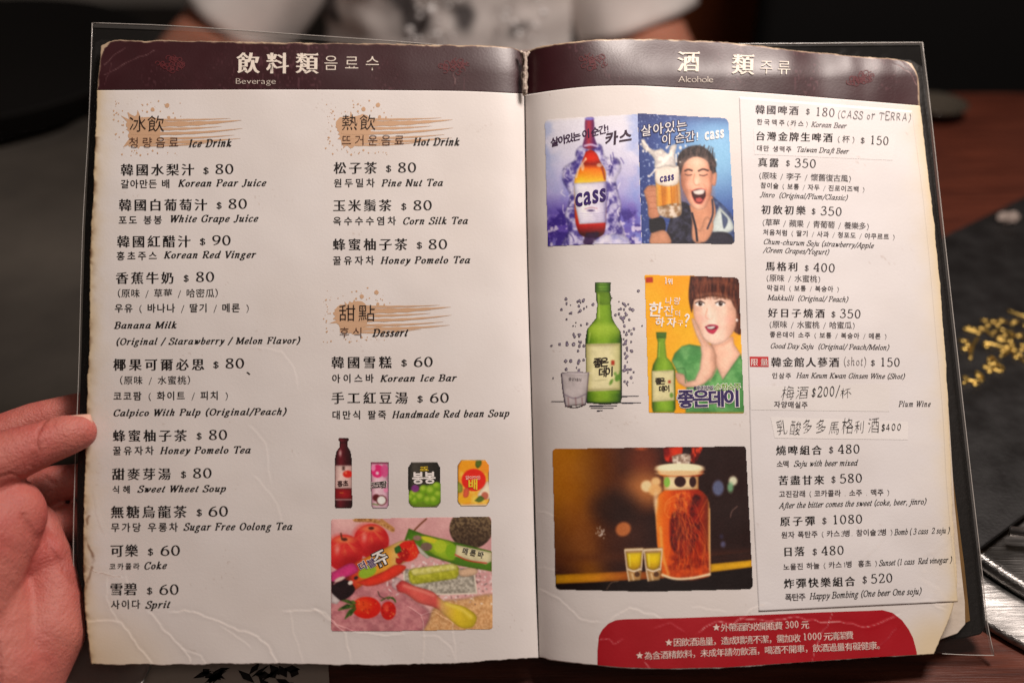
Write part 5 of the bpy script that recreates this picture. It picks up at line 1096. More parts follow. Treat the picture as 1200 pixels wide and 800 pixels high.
cv.poly([(566, 424), (574, 404), (600, 394), (830, 366), (862, 374), (876, 396), (876, 430), (858, 456), (620, 490), (590, 488), (572, 470)], cv.tex(16, 61, (164, 166, 50), (194, 194, 74)), smooth=False, soft=4); cv.poly([(578, 406), (600, 394), (830, 366), (862, 376), (858, 402), (610, 438), (590, 432)], cv.tex(14, 62, (212, 208, 112), (234, 230, 150)), smooth=False, soft=5); cv.poly([(872, 404), (980, 394), (990, 408), (876, 432)], (222, 190, 160), soft=3)
cv.poly([(568, 150), (660, 186), (860, 236), (1076, 290), (1076, 412), (880, 378), (700, 320), (640, 300), (540, 230)], (84, 126, 34), smooth=False); cv.poly([(640, 200), (740, 210), (850, 250), (850, 340), (720, 310), (660, 260)], (150, 180, 50), soft=6); cv.ell(700, 220, 60, 16, (206, 200, 60), rot=.3); cv.ell(760, 260, 40, 40, (176, 196, 60)); cv.ell(830, 290, 36, 46, (130, 170, 40)); cv.ell(676, 262, 36, 26, (124, 104, 92)); cv.ell(620, 208, 26, 16, (150, 120, 110))
cv.poly([(860, 250), (1076, 296), (1076, 350), (1040, 370), (850, 320)], (222, 214, 176), smooth=False); cv.line([(852, 310), (920, 342), (1044, 362)], 7, (196, 70, 54)); cv.poly([(560, 212), (600, 230), (700, 326), (680, 334), (560, 240)], (206, 206, 190), smooth=False)
cv.poly([(94, 436), (150, 400), (340, 312), (520, 224), (600, 220), (636, 300), (560, 350), (420, 420), (280, 500), (150, 592), (94, 540)], grad([(94, (70, 20, 30)), (170, (60, 22, 32)), (230, (200, 70, 50)), (330, (222, 150, 50)), (440, (226, 170, 80)), (520, (214, 190, 130)), (600, (206, 60, 40))], 0), smooth=False)
cv.poly([(94, 420), (240, 370), (260, 400), (180, 450), (94, 470)], (206, 70, 130), soft=4); cv.poly([(100, 500), (200, 470), (240, 520), (150, 588), (100, 545)], (40, 20, 26), soft=4); cv.ell(316, 416, 58, 34, (150, 180, 60), rot=-.4); cv.ell(560, 290, 64, 62, (206, 50, 34)); cv.ell(540, 310, 28, 40, (170, 30, 28)); cv.ell(600, 300, 26, 36, (214, 66, 44)); cv.poly([(480, 270), (510, 254), (524, 290), (490, 302)], (60, 110, 44), soft=3); cv.poly([(490, 330), (540, 340), (510, 370), (492, 360)], (186, 40, 34), soft=3); cv.poly([(250, 480), (420, 410), (500, 370), (540, 376), (300, 500)], (220, 70, 50), soft=4); cv.ell(146, 460, 34, 12, (216, 190, 180), rot=-.4); cv.line([(110, 490), (150, 458), (176, 452)], 4, (230, 210, 200)); cv.ell(212, 482, 16, 12, (230, 220, 210), rot=-.5); cv.ell(246, 452, 14, 10, (60, 40, 40), rot=-.5)
cv.poly([(466, 480), (500, 452), (540, 480), (516, 530), (470, 510)], (214, 190, 190), soft=6, al=.8)
cv.poly([(490, 500), (520, 470), (600, 500), (720, 540), (780, 590), (930, 640), (984, 690), (960, 750), (910, 760), (800, 690), (740, 640), (620, 600), (550, 550), (500, 530)], grad([(490, (196, 70, 70)), (600, (214, 106, 96)), (730, (206, 96, 90)), (770, (224, 180, 120)), (860, (216, 190, 60)), (984, (206, 186, 56))], 0), soft=4); cv.line([(540, 500), (640, 530), (720, 560)], 14, (236, 150, 136), soft=9, al=.8); cv.line([(800, 610), (900, 650), (950, 690)], 18, (236, 216, 110), soft=10, al=.8)
cv.ell(310, 634, 88, 66, (204, 40, 26)); cv.ell(290, 620, 50, 40, (226, 100, 50), soft=20, al=.7); cv.ell(444, 652, 46, 56, (190, 30, 24)); cv.ell(432, 636, 16, 22, (232, 110, 86), soft=10, al=.7)
for p in ([(244, 612), (200, 586), (166, 584), (196, 606)], [(242, 622), (190, 612), (140, 640), (196, 640)], [(246, 634), (206, 646), (178, 704), (222, 674)], [(250, 606), (232, 590), (214, 592), (234, 612)]): cv.poly(p, cv.tex(12, 55, (44, 74, 26), (110, 140, 60)), smooth=False, soft=3)
for p in ([(240, 620), (190, 600), (160, 590)], [(240, 625), (180, 640), (140, 648)], [(240, 630), (200, 660), (180, 700)], [(245, 640), (215, 680)], [(400, 590), (450, 570), (485, 590)], [(440, 580), (470, 572), (488, 600)]): cv.line(p, 7, (64, 92, 36))
for k in range(60):
    a = rr.uniform(0, 6.28); d = rr.random() ** .5; cx_, cy_, ax_, ay_ = rr.choice([(310, 634, 80, 58), (444, 652, 40, 50), (560, 290, 56, 54)]); cv.ell(cx_ + ax_ * d * math.cos(a), cy_ + ay_ * d * math.sin(a), 2.6, 3.6, rr.choice([(244, 190, 110), (120, 14, 14)]), al=.75)
cv.line([(420, 580), (390, 560), (380, 534)], 4, (50, 44, 30)); cv.poly([(94, 540), (150, 590), (130, 612), (94, 606)], (216, 206, 204), smooth=False)
mk = round_mask(cv, [(387.8, 608), (480, 606.5), (575.5, 604.8), (577.6, 736.5), (480, 738.5), (388.4, 739)], [3, 1, 4, 4, 1, 3])
cv.build('picture', -1, page_l, mask=mk, label='printed picture of ice bars with apples, strawberries and melon')
entry(-1, T_, outlined(I, '더', 276, 326, 412, 386, 56, (70, 40, 110), (240, 226, 210)) + outlined(I, '블', 330, 386, 396, 366, 58, (70, 40, 110), (240, 226, 210)) + outlined(I, '쥬', 372, 494, 396, 336, 106, (240, 234, 226), (40, 28, 30)) + outlined(I, '메론바', 894, 1030, 300, 330, 40, (44, 40, 30), (226, 218, 184)), page_l, 'picture_lettering')

bpy.data.scenes.remove(GS)
# ------------------------------------------------------------------ cover boards, inner sheets, clear sleeve
M_BLACK = mat('black_leatherette', lin((22, 20, 20)), rough=0.42, bump=[(500, .25, ONE), (90, .2, ONE)], noise=(60, .35, .6))
M_TAN = mat('tan_card', lin((176, 136, 78)), rough=.7, var=(60, .6, lin((140, 104, 58))))
def slab(name, pts, off, th, m, parent, bev=0.0008):
    P = flat(np.array([p[0] for p in pts], float), np.array([p[1] for p in pts], float), off)
    bm = bmesh.new(); a = [bm.verts.new(p) for p in P]; b = [bm.verts.new(p - MN * th) for p in P]; n = len(a)
    bm.faces.new(a); bm.faces.new(b[::-1])
    for i in range(n): bm.faces.new((a[i], b[i], b[(i + 1) % n], a[(i + 1) % n]))
    return bm_obj(name, bm, m, parent, bevel=bev, seg=2)
slab('cover_board', [(110, 50), (106, 130), (99, 265), (94, 440), (90, 560), (89, 660), (92, 738), (100, 747), (300, 752), (606, 756), (600, 62), (400, 56), (118, 46)], -.0075, .003, M_BLACK, menu)
slab('cover_board', [(640, 62), (900, 62), (1068, 70), (1082, 78), (1089, 130), (1101, 250), (1118, 400), (1134, 540), (1152, 690), (1156.5, 732), (1150, 743), (1128, 748), (900, 756), (650, 756)], -.0085, .003, M_BLACK, menu)
slab('cover_spine', [(601, 64), (641, 64), (648, 754), (608, 754)], -.0105, .0016, M_BLACK, menu, bev=.0004)
slab('inner_card', [(1068, 76), (1076, 128), (1090, 260), (1104, 420), (1117, 560), (1130, 660), (1137, 727), (1130, 730), (1000, 735), (1000, 80)], -.0064, .0006, M_TAN, menu, bev=.0002)
M_WHITE = mat('inner_paper', lin((216, 204, 190)), rough=.65, var=(50, .5, lin((180, 160, 134))), bump=[(120, .5, ONE)])
slab('inner_sheet', [(1068, 80), (1078, 130), (1098, 320), (1112, 480), (1119, 590), (1126, 660), (1131, 705), (1131.5, 731), (1122, 742), (1102, 749), (1000, 752), (1000, 90)], -.0045, .0012, M_WHITE, menu, bev=.0004)
# worn white fold of the spine between the two headers
M_FOLD = mat('worn_fold', lin((206, 190, 176)), rough=.7, var=(300, .8, lin((120, 96, 84))), bump=[(500, .8, ONE)])
bm = bmesh.new()
for k, (dx, seed, wd) in enumerate(((-1.6, 1, .0009), (1.2, 2, .0008), (-.2, 3, .0011), (.4, 4, .0007))):
    ys = np.linspace(60 + k, 112 - 2 * k, 26); xs = 615.0 + dx + (vnoise(ys, ys * 0 + seed * 7, 8, seed) - .5) * 3.0
    if k == 0: xs[:5] -= np.array([4.5, 3.2, 2, 1, .4])
    if k == 1: xs[:5] += np.array([5, 3.4, 2, 1, .4])
    tube_bm(bm, flat(xs, ys, -.0010 + .0006 * k), [wd * (.7 + .6 * random.random()) for _ in ys], 6)
bm_obj('worn_fold', bm, M_FOLD, menu, smooth=True)
# clear plastic sleeves
def clear_mat(name, tint, gloss, tr):
    m = bpy.data.materials.new(name); m.use_nodes = True; nt = m.node_tree; nt.nodes.clear()
    out = nt.nodes.new('ShaderNodeOutputMaterial'); t = nt.nodes.new('ShaderNodeBsdfTransparent'); t.inputs[0].default_value = (*tint, 1)
    g = nt.nodes.new('ShaderNodeBsdfGlossy'); g.inputs['Roughness'].default_value = .12; d = nt.nodes.new('ShaderNodeBsdfDiffuse'); d.inputs[0].default_value = (.75, .7, .66, 1)
    lw = nt.nodes.new('ShaderNodeFresnel'); lw.inputs[0].default_value = 1.5
    n = nt.nodes.new('ShaderNodeTexNoise'); n.inputs['Scale'].default_value = 60; tc = nt.nodes.new('ShaderNodeTexCoord'); nt.links.new(tc.outputs['Object'], n.inputs['Vector'])
    bp = nt.nodes.new('ShaderNodeBump'); bp.inputs['Strength'].default_value = .5; bp.inputs['Distance'].default_value = .002; nt.links.new(n.outputs['Fac'], bp.inputs['Height']); nt.links.new(bp.outputs[0], g.inputs['Normal'])
    m1 = nt.nodes.new('ShaderNodeMixShader'); m1.inputs[0].default_value = tr; nt.links.new(t.outputs[0], m1.inputs[1]); nt.links.new(d.outputs[0], m1.inputs[2])
    m2 = nt.nodes.new('ShaderNodeMixShader'); ml = nt.nodes.new('ShaderNodeMath'); ml.operation = 'MULTIPLY'; ml.inputs[1].default_value = gloss
    nt.links.new(lw.outputs[0], ml.inputs[0]); nt.links.new(ml.outputs[0], m2.inputs[0]); nt.links.new(m1.outputs[0], m2.inputs[1]); nt.links.new(g.outputs[0], m2.inputs[2]); nt.links.new(m2.outputs[0], out.inputs[0])
    return m
M_FILM = clear_mat('clear_film', (.94, .93, .92), .55, .012); M_SEAM = clear_mat('film_seam', (.85, .84, .83), 1.1, .06)
def film(name, P, off, m, parent, th=.0002):
    nr, nc = P.shape[:2]; X = P[..., 0].ravel(); Y = P[..., 1].ravel()
    V = flat(X, Y, off + .0010 * (fbm(X, Y, 60, 77) - .5))
    return mesh_np(name, V, grid_faces(nr, nc), m, parent, smooth=True)
SLT = [(108, 27), (190, 30), (340, 40), (480, 50), (560, 57), (625, 63)]; SLL = [(108, 27), (104.5, 130), (97, 265), (92, 440), (87.5, 560), (86, 660), (90, 746)]
P = coons(SLT, [(90, 746), (300, 756), (640, 760)], SLL, [(625, 63), (630, 400), (640, 760)], 70, 60)
sl = film('clear_sleeve', P, -.0055, M_FILM, menu)
SRT = [(640, 62), (760, 56), (840, 52.5), (960, 51), (1081, 50)]; SRR = [(1081, 50), (1090, 125), (1101, 225), (1117, 370), (1136, 540), (1152, 680), (1158, 735), (1165, 767.5)]
P2 = coons(SRT, [(650, 760), (900, 764), (1105, 765), (1165, 767.5)], [(640, 62), (645, 400), (650, 760)], SRR, 70, 60)
sr = film('clear_sleeve', P2, -.0058, M_FILM, menu)
def seam(edge, inner, off, parent):
    a = curve(edge, 60); b = curve(inner, 60); P = np.stack([a, (a + b) / 2, b], 0); film('sleeve_seam', P, off, M_SEAM, parent)
sh = lambda e, dx, dy: [(x + dx, y + dy) for x, y in e]
seam(SLT[:5], sh(SLT[:5], 2, 5.5), -.0050, sl); seam(SLL, sh(SLL, 1.2, 0), -.0050, sl)
seam(SRT[1:], sh(SRT[1:], -1, 3.0), -.0052, sr); seam(SRR, sh(SRR, -3.2, 0), -.0052, sr)
M_EDGE = mat('film_edge', lin((190, 184, 178)), rough=.25, spec=.8)
bm = bmesh.new(); e = curve(SLT[:5], 40); tube_bm(bm, flat(e[:, 0], e[:, 1], -.0048), .00022, 6); e = curve(SLL, 40); tube_bm(bm, flat(e[:, 0], e[:, 1], -.0048), .00018, 6); bm_obj('sleeve_rim', bm, M_EDGE, sl, smooth=True)
bm = bmesh.new(); e = curve(SRT[1:], 40); tube_bm(bm, flat(e[:, 0], e[:, 1], -.0050), .00024, 6); e = curve(SRR, 60); tube_bm(bm, flat(e[:, 0], e[:, 1], -.0050), .00022, 6)
e = curve([(1104, 765.5), (1135, 767), (1165, 767.5)], 12); tube_bm(bm, flat(e[:, 0], e[:, 1], -.0050), .00018, 6); bm_obj('sleeve_rim', bm, M_EDGE, sr, smooth=True)

# ------------------------------------------------------------------ table and what stands on it
M_WOOD = mat('dark_wood', lin((98, 50, 36)), rough=.42, spec=.4, var=(9, .9, lin((60, 28, 21)), (2, 26, 26)), bump=[(60, .2, (1, 20, 20))], noise=(12, .28, .42))
floor = mesh_np('floor', [(-3, -1.5, -.75), (3, -1.5, -.75), (3, 4, -.75), (-3, 4, -.75)], [(0, 1, 2, 3)], mat('dark_floor', lin((40, 30, 26)), rough=.5, var=(6, .6, lin((28, 20, 18)))))
tag(floor, kind='structure')
table = empty('table', (0, .5, -.75)); tag(table, 'dark red-brown wooden table under the open menu', 'table')
yfar = float(tab(np.array(1140.0), np.array(108.0))[1])
bm = bmesh.new(); box_bm(bm, (0, (yfar - .12) / 2, -.02), (.85, 0, 0), (0, (yfar + .12) / 2, 0), (0, 0, .02)); bm_obj('table_top', bm, M_WOOD, table, bevel=.004)
for sx in (-.75, .75):
    for yy in (.0, yfar - .1):
        bm = bmesh.new(); box_bm(bm, (sx, yy, -.395), (.03, 0, 0), (0, .03, 0), (0, 0, .3549)); bm_obj('leg', bm, M_WOOD, table, bevel=.003)
M_STEEL = mat('brushed_steel', (.40, .385, .37), rough=.36, metal=1.0, bump=[(30, .5, (1, 30, 30))], noise=(25, .28, .55), var=(14, .8, (.17, .16, .155), (1, 24, 24)))
M_STEEL2 = mat('worn_steel', (.20, .175, .148), rough=.42, metal=.5, bump=[(60, .3, ONE)], noise=(10, .35, .6), var=(5, 1.0, (.055, .048, .042)))
# steel plate at the right, two steps
c0 = tab(np.array(1330.0), np.array(575.0)); e0 = tab(np.array(1180.0), np.array(752.0)); R = float(np.hypot(*(c0 - e0)[:2]))
pl = empty('steel_plate', (c0[0], c0[1], 0)); tag(pl, 'round brushed steel plate under the closed black menu', 'plate')
lathe('rim', [(R * .80, .0005), (R, .0005), (R + .002, .003), (R, .006), (R * .87, .0075), (R * .85, .0075), (R * .84, .0055)], c0, M_STEEL, pl, n=128)
lathe('dish', [(R * .78, .0075), (R * .842, .0078), (R * .846, .0115), (R * .836, .0145), (R * .82, .0150), (R * .80, .0138), (0.001, .0135)], c0, M_STEEL, pl, n=128)
# closed menu lying on the plate
z1 = .0185
bl = tab(np.array(1147.0), np.array(646.0), z1); br_ = tab(np.array(1200.0), np.array(606.0), z1); tl_ = tab(np.array(1106.0), np.array(280.0), z1)
ux = (br_ - bl); ux[2] = 0; ux /= np.linalg.norm(ux); uy = np.array([-ux[1], ux[0], 0.0]); depth = float((tl_ - bl) @ uy)
wd = .430; dp = depth
cen = bl + ux * (wd / 2 - .02) + uy * dp / 2
cm = empty('closed_menu', (cen[0], cen[1], 0)); tag(cm, 'closed black menu with gold emblem lying on the steel plate', 'menu')
for nm, zc, hz, mm, g in (('cover', z1 + .0014, .0014, M_BLACK, 0), ('page_block', z1 - .0022, .0022, M_TAN, .003), ('back_cover', z1 - .0058, .0013, M_BLACK, 0)):
    bm = bmesh.new(); box_bm(bm, (cen[0], cen[1], zc - .0002 * (nm != 'cover')), ux * (wd / 2 - g), uy * (dp / 2 - g), (0, 0, hz)); bm_obj(nm, bm, mm, cm, bevel=.0006)
M_GOLD = mat('gold_foil', lin((204, 172, 96)), rough=.38, metal=1.0, noise=(80, .3, .5))
EM = (1060, 220, 3.48)
def em(pts): return [tuple(tab(np.array(EM[0] + x / EM[2]), np.array(EM[1] + y / EM[2]), z1 + .0031)) for x, y in pts]
bm = bmesh.new(); rr = random.Random(3)
bars = [[(240, 575), (262, 582), (292, 590)], [(300, 572), (322, 578), (362, 604)], [(320, 632), (370, 642), (425, 662)], [(218, 622), (262, 630)], [(225, 655), (268, 660)], [(310, 540), (345, 545)], [(375, 545), (420, 548)], [(430, 556), (470, 550)], [(440, 600), (487, 612)], [(440, 670), (487, 690)], [(360, 590), (400, 580), (435, 600), (410, 625), (372, 618)], [(390, 690), (420, 670), (450, 640)], [(340, 705), (352, 690), (372, 705), (366, 730), (345, 740), (338, 718)], [(380, 720), (402, 735), (395, 750)], [(240, 770), (262, 785), (300, 790)], [(290, 750), (318, 770), (310, 790)], [(236, 800), (256, 790)], [(300, 610), (280, 640), (268, 700)], [(470, 640), (500, 650), (540, 670)], [(480, 560), (530, 575), (560, 610)], [(470, 700), (520, 720)], [(420, 500), (470, 520), (540, 540)]]
for b in bars:
    p = em(b); tube_bm(bm, curve(p, 4 * len(p)) if len(p) > 2 else p, .0011, 6)
for (x, y) in ((395, 540), (450, 545), (322, 575), (432, 590), (250, 625), (247, 656), (418, 648), (448, 660), (478, 660), (350, 715), (365, 716), (346, 748), (385, 745), (300, 765), (312, 782), (262, 570), (340, 560), (440, 640), (505, 600), (520, 640), (380, 560), (362, 545), (408, 600), (388, 610), (432, 625), (300, 590), (282, 576), (335, 645), (400, 665), (455, 690), (470, 600), (500, 560), (258, 640), (330, 730), (372, 740), (250, 775), (288, 800)):
    q = em([(x, y)])[0]; bmesh.ops.create_uvsphere(bm, u_segments=10, v_segments=6, radius=.0022, matrix=Matrix.Translation(q) @ Matrix.Diagonal((1, 1, .45, 1)))
bm_obj('emblem', bm, M_GOLD, cm, smooth=True)
# crumpled white tissue on the far end of the closed menu
tp = tab(np.array(1182.0), np.array(253.0), 0.026)
bm = bmesh.new(); bmesh.ops.create_icosphere(bm, subdivisions=3, radius=.0065, matrix=Matrix.Translation((tp[0], tp[1], .0247)) @ Matrix.Diagonal((1.4, .8, .6, 1)))
for v in bm.verts: v.co += Vector((random.uniform(-1, 1), random.uniform(-1, 1), random.uniform(-1, 1))) * .0012
tag(bm_obj('paper_scrap', bm, mat('tissue', lin((150, 136, 128)), rough=.8)), 'small crumpled pale tissue on the far edge of the closed menu', 'tissue')
# chopsticks poking out under the closed menu
a = tab(np.array(1184.0), np.array(622.0), .024); b = tab(np.array(1330.0), np.array(640.0), .024)
bm = bmesh.new(); tube_bm(bm, [a, b], .0028, 12)
tag(bm_obj('chopstick', bm, M_STEEL, None, smooth=True), 'polished steel chopstick lying across the round steel plate', 'chopstick')
# dark tray at the back right
q = tab(np.array(1096.0), np.array(128.0), .008); tr = empty('small_dish', (q[0], q[1], 0)); tag(tr, 'small dark glossy dish on the table behind the menu corner', 'dish')
M_DARK = mat('dark_glaze', lin((70, 64, 56)), rough=.2, coat=.4)
lathe('bowl', [(.014, .0005), (.017, .002), (.030, .014), (.031, .015), (.029, .0145), (.016, .004), (.001, .0035)], (q[0], q[1], 0), M_DARK, tr)
# griddle on the left
g0 = tab(np.array(-95.0), np.array(330.0)); g1 = tab(np.array(92.0), np.array(150.0)); R2 = float(np.hypot(*(g0 - g1)[:2]))
gr = empty('grill_plate', (g0[0], g0[1], 0)); tag(gr, 'large round dull grey metal grill plate beside the hand', 'grill plate')
lathe('grill_rim', [(R2 * .9, .0005), (R2, .0005), (R2 + .004, .006), (R2, .012), (R2 * .96, .011), (R2 * .93, .006), (.001, .0055)], g0, M_STEEL2, gr, n=128)
# black pan behind it
k0 = tab(np.array(-45.0), np.array(100.0), .012)
pn = empty('black_pan', (k0[0], k0[1], 0)); tag(pn, 'matte black cast iron pan resting on the far side of the grill plate', 'pan')
M_IRON = mat('cast_iron', lin((16, 14, 13)), rough=.75, spec=.2, bump=[(200, .4, ONE)])
lathe('pan_body', [(.15, .0005), (.185, .004), (.20, .03), (.202, .032), (.196, .031), (.18, .009), (.001, .008)], (k0[0], k0[1], .0122), M_IRON, pn)
bm = bmesh.new(); tube_bm(bm, [(k0[0] - .195, k0[1], .026), (k0[0] - .24, k0[1] + .02, .04), (k0[0] - .34, k0[1] + .03, .045)], [.012, .010, .012], 12); bm_obj('handle', bm, M_IRON, pn, smooth=True)
# printed paper mat under the lower left corner, dish beside the wrist
pa = [tab(np.array(float(x)), np.array(float(y)), .0015) for x, y in ((84, 752), (384, 768), (392, 900), (60, 900))]
pm = empty('paper_mat', tuple(np.mean(pa, 0) * np.array([1, 1, 0]))); tag(pm, 'pale printed paper mat on the table below the menu corner', 'paper mat')
bm = bmesh.new(); vs = [bm.verts.new(p) for p in pa]; lo = [bm.verts.new(p - np.array([0, 0, .0009])) for p in pa]; bm.faces.new(vs); bm.faces.new(lo[::-1])
for i in range(4): bm.faces.new((vs[i], lo[i], lo[(i + 1) % 4], vs[(i + 1) % 4]))
bm_obj('sheet', bm, mat('mat_paper', lin((196, 184, 174)), rough=.6, var=(30, .4, lin((168, 150, 140)))), pm)
bm = bmesh.new(); rr = random.Random(9)
for k in range(34):
    x = rr.uniform(285, 345) if k > 9 else rr.gauss(250, 6); y = rr.uniform(782, 830) if k > 9 else rr.gauss(790, 4); p = tab(np.array(x), np.array(y), .0019); a = rr.uniform(0, 6.28); w = .0016 * rr.uniform(.6, 1.6); l = .004 * rr.uniform(.5, 1.6)
    d = np.array([math.cos(a), math.sin(a), 0]); n = np.array([-math.sin(a), math.cos(a), 0]); bm.faces.new([bm.verts.new(p + v) for v in (-d * l, n * w, d * l, -n * w)])
bm_obj('printed_leaves', bm, ink((30, 24, 24)), pm)
w0 = tab(np.array(98.0), np.array(806.0)); ds = empty('sauce_dish', (w0[0], w0[1], 0)); tag(ds, 'small pale metal sauce dish on the table below the wrist', 'dish')
lathe('dish_body', [(.02, .003), (.025, .004), (.033, .014), (.0345, .0145), (.032, .0135), (.022, .0065), (.001, .006)], w0, mat('pale_metal', (.62, .60, .57), rough=.35, metal=.8), ds)

# ------------------------------------------------------------------ the hand holding the menu
M_SKIN = mat('skin', lin((196, 116, 104)), rough=.5, spec=.4, sss=.25, var=(38, .7, lin((184, 80, 76))), bump=[(900, .5, ONE), (260, .5, (1, 1, 2.2)), (60, .6, ONE)])
def hp(x, y, off): return Vector(flat(np.array(float(x)), np.array(float(y)), off))
hand = empty('person', tuple(hp(-60, 900, .0))); tag(hand, 'left hand gripping the menu edge, thumb on the front', 'hand')
mm = .001
chains = [
    [(hp(-70, 590, .030), 15 * mm), (hp(-20, 548, .024), 13.4 * mm), (hp(22, 530, .0185), 12.0 * mm), (hp(52, 519, .0150), 10.4 * mm), (hp(74, 511, .0118), 9.9 * mm), (hp(93, 506, .0092), 8.2 * mm)],
    [(hp(-80, 760, .022), 30 * mm), (hp(-50, 680, .020), 27 * mm), (hp(-20, 630, .016), 23.5 * mm), (hp(6, 604, .012), 18.5 * mm)],
    [(hp(-20, 640, .002), 22 * mm), (hp(25, 650, -.004), 17 * mm), (hp(52, 652, -.006), 12.5 * mm)],
    [(hp(40, 615, -.010), 11 * mm), (hp(56, 660, -.008), 12.5 * mm), (hp(58, 705, -.005), 15.5 * mm), (hp(50, 742, -.002), 19.0 * mm), (hp(10, 790, .002), 25 * mm), (hp(-60, 860, .004), 33 * mm), (hp(-140, 960, .004), 34 * mm)],
    [(hp(-40, 720, .006), 32 * mm), (hp(-20, 790, .006), 33 * mm)],
    # index finger running behind the board
    [(hp(-110, 620, -.004), 16 * mm), (hp(-60, 545, -.010), 12 * mm), (hp(-8, 512, -.016), 10 * mm), (hp(40, 493, -.021), 9.2 * mm), (hp(88, 480, -.0255), 8.4 * mm), (hp(130, 474, -.0275), 7.6 * mm)],
    # middle and ring fingers, curled behind
    [(hp(-60, 640, -.012), 15 * mm), (hp(20, 590, -.018), 10.5 * mm), (hp(64, 566, -.0225), 9.0 * mm), (hp(120, 560, -.0270), 8.2 * mm)],
    [(hp(-40, 680, -.012), 15 * mm), (hp(30, 640, -.018), 10.5 * mm), (hp(80, 612, -.0235), 9.0 * mm), (hp(130, 606, -.0275), 8 * mm)],
    [(hp(-30, 720, -.012), 14 * mm), (hp(40, 690, -.018), 9.5 * mm), (hp(84, 668, -.024), 8.2 * mm), (hp(125, 664, -.0275), 7.4 * mm)],
]
def skin_folds(m, folds, org):
    '''fine folds of the skin: grooves along lines, measured in the plane of the menu'''
    nt = m.node_tree; nd = nt.nodes; b = nd['Principled BSDF']
    def math_(op, a, c=None):
        n = nd.new('ShaderNodeMath'); n.operation = op
        for i, v in enumerate((a, c)):
            if v is None: continue
            if isinstance(v, (int, float)): n.inputs[i].default_value = v
            else: nt.links.new(v, n.inputs[i])
        return n.outputs[0]
    tc = nd.new('ShaderNodeTexCoord'); uv = []
    wob = nd.new('ShaderNodeTexNoise'); wob.inputs['Scale'].default_value = 180; nt.links.new(tc.outputs['Object'], wob.inputs['Vector'])
    for ax in (MU, MV):
        d = nd.new('ShaderNodeVectorMath'); d.operation = 'DOT_PRODUCT'; nt.links.new(tc.outputs['Object'], d.inputs[0]); d.inputs[1].default_value = tuple(ax); uv.append(d.outputs['Value'])
    best = None
    for f in folds:
        q = [(np.array(hp(*p)) - org) for p in f]
        q = [(float(p @ MU), float(p @ MV)) for p in q]
        for (ax, ay), (bx, by) in zip(q[:-1], q[1:]):
            ex, ey = bx - ax, by - ay; L2 = ex * ex + ey * ey
            du = math_('SUBTRACT', uv[0], ax); dv = math_('SUBTRACT', uv[1], ay)
            t = math_('DIVIDE', math_('ADD', math_('MULTIPLY', du, ex), math_('MULTIPLY', dv, ey)), L2)
            cl = nd.new('ShaderNodeClamp'); nt.links.new(t, cl.inputs[0]); t = cl.outputs[0]
            dx = math_('SUBTRACT', du, math_('MULTIPLY', t, ex)); dy = math_('SUBTRACT', dv, math_('MULTIPLY', t, ey))
            d = math_('SQRT', math_('ADD', math_('MULTIPLY', dx, dx), math_('MULTIPLY', dy, dy)))
            best = d if best is None else math_('MINIMUM', best, d)
    best = math_('ADD', best, math_('MULTIPLY', math_('SUBTRACT', wob.outputs['Fac'], .5), .0034))
    mr = nd.new('ShaderNodeMapRange'); mr.interpolation_type = 'SMOOTHSTEP'; mr.inputs[1].default_value = 0; mr.inputs[2].default_value = .0020; nt.links.new(best, mr.inputs[0])
    bp_ = nd.new('ShaderNodeBump'); bp_.inputs['Strength'].default_value = .45; bp_.inputs['Distance'].default_value = .0012; nt.links.new(mr.outputs[0], bp_.inputs['Height'])
    nt.links.new(b.inputs['Normal'].links[0].from_socket, bp_.inputs['Normal']); nt.links.new(bp_.outputs[0], b.inputs['Normal'])
    mx = nd.new('ShaderNodeMix'); mx.data_type = 'RGBA'; mx.inputs[7].default_value = lin4((146, 66, 56)); nt.links.new(b.inputs['Base Color'].links[0].from_socket, mx.inputs[6])
    nt.links.new(math_('MULTIPLY', math_('SUBTRACT', 1.0, mr.outputs[0]), .20), mx.inputs[0]); nt.links.new(mx.outputs[2], b.inputs['Base Color'])
FO = .012
skin_folds(M_SKIN, [[(60, 494, FO), (56, 512, FO), (57, 530, FO), (48, 548, FO)], [(50, 604, .0), (58, 632, .0), (72, 660, .0), (94, 692, .0)],
    [(-6, 566, .02), (22, 556, .02), (44, 566, .01)], [(4, 724, .006), (24, 748, .004), (30, 780, .004), (26, 804, .004)]], np.array(hand.location))
hm = blob('skin', chains, M_SKIN, hand, .0011, 12, 3)
# thumb nail, on the far (upper) side of the tip
nb = bmesh.new(); nc_ = hp(88, 486.5, .0125); tdir = (hp(100, 484, .0105) - hp(74, 489, .0145)).normalized(); nup = (Vector(UPV) * .92 - Vector(FWD) * .25).normalized(); nup = (nup - tdir * nup.dot(tdir)).normalized(); nsd = tdir.cross(nup)
gridv = []
for i in range(9):
    row = []
    for j in range(9):
        s = i / 8 - .5; t = j / 8 - .5; w = .0062 * (1 - .25 * (2 * s) ** 4)
        row.append(nb.verts.new(nc_ + tdir * (s * .0135) + nsd * (2 * t * w) + nup * (.0004 - .0052 * (2 * t) ** 2 - .0012 * (s + .5) ** 2)))
    gridv.append(row)
for i in range(8):
    for j in range(8): nb.faces.new((gridv[i][j], gridv[i + 1][j], gridv[i + 1][j + 1], gridv[i][j + 1]))
no = bm_obj('thumb_nail', nb, mat('nail', lin((224, 172, 152)), rough=.25, spec=.6), hand, smooth=True)
sd = no.modifiers.new('thickness', 'SOLIDIFY'); sd.thickness = .0005

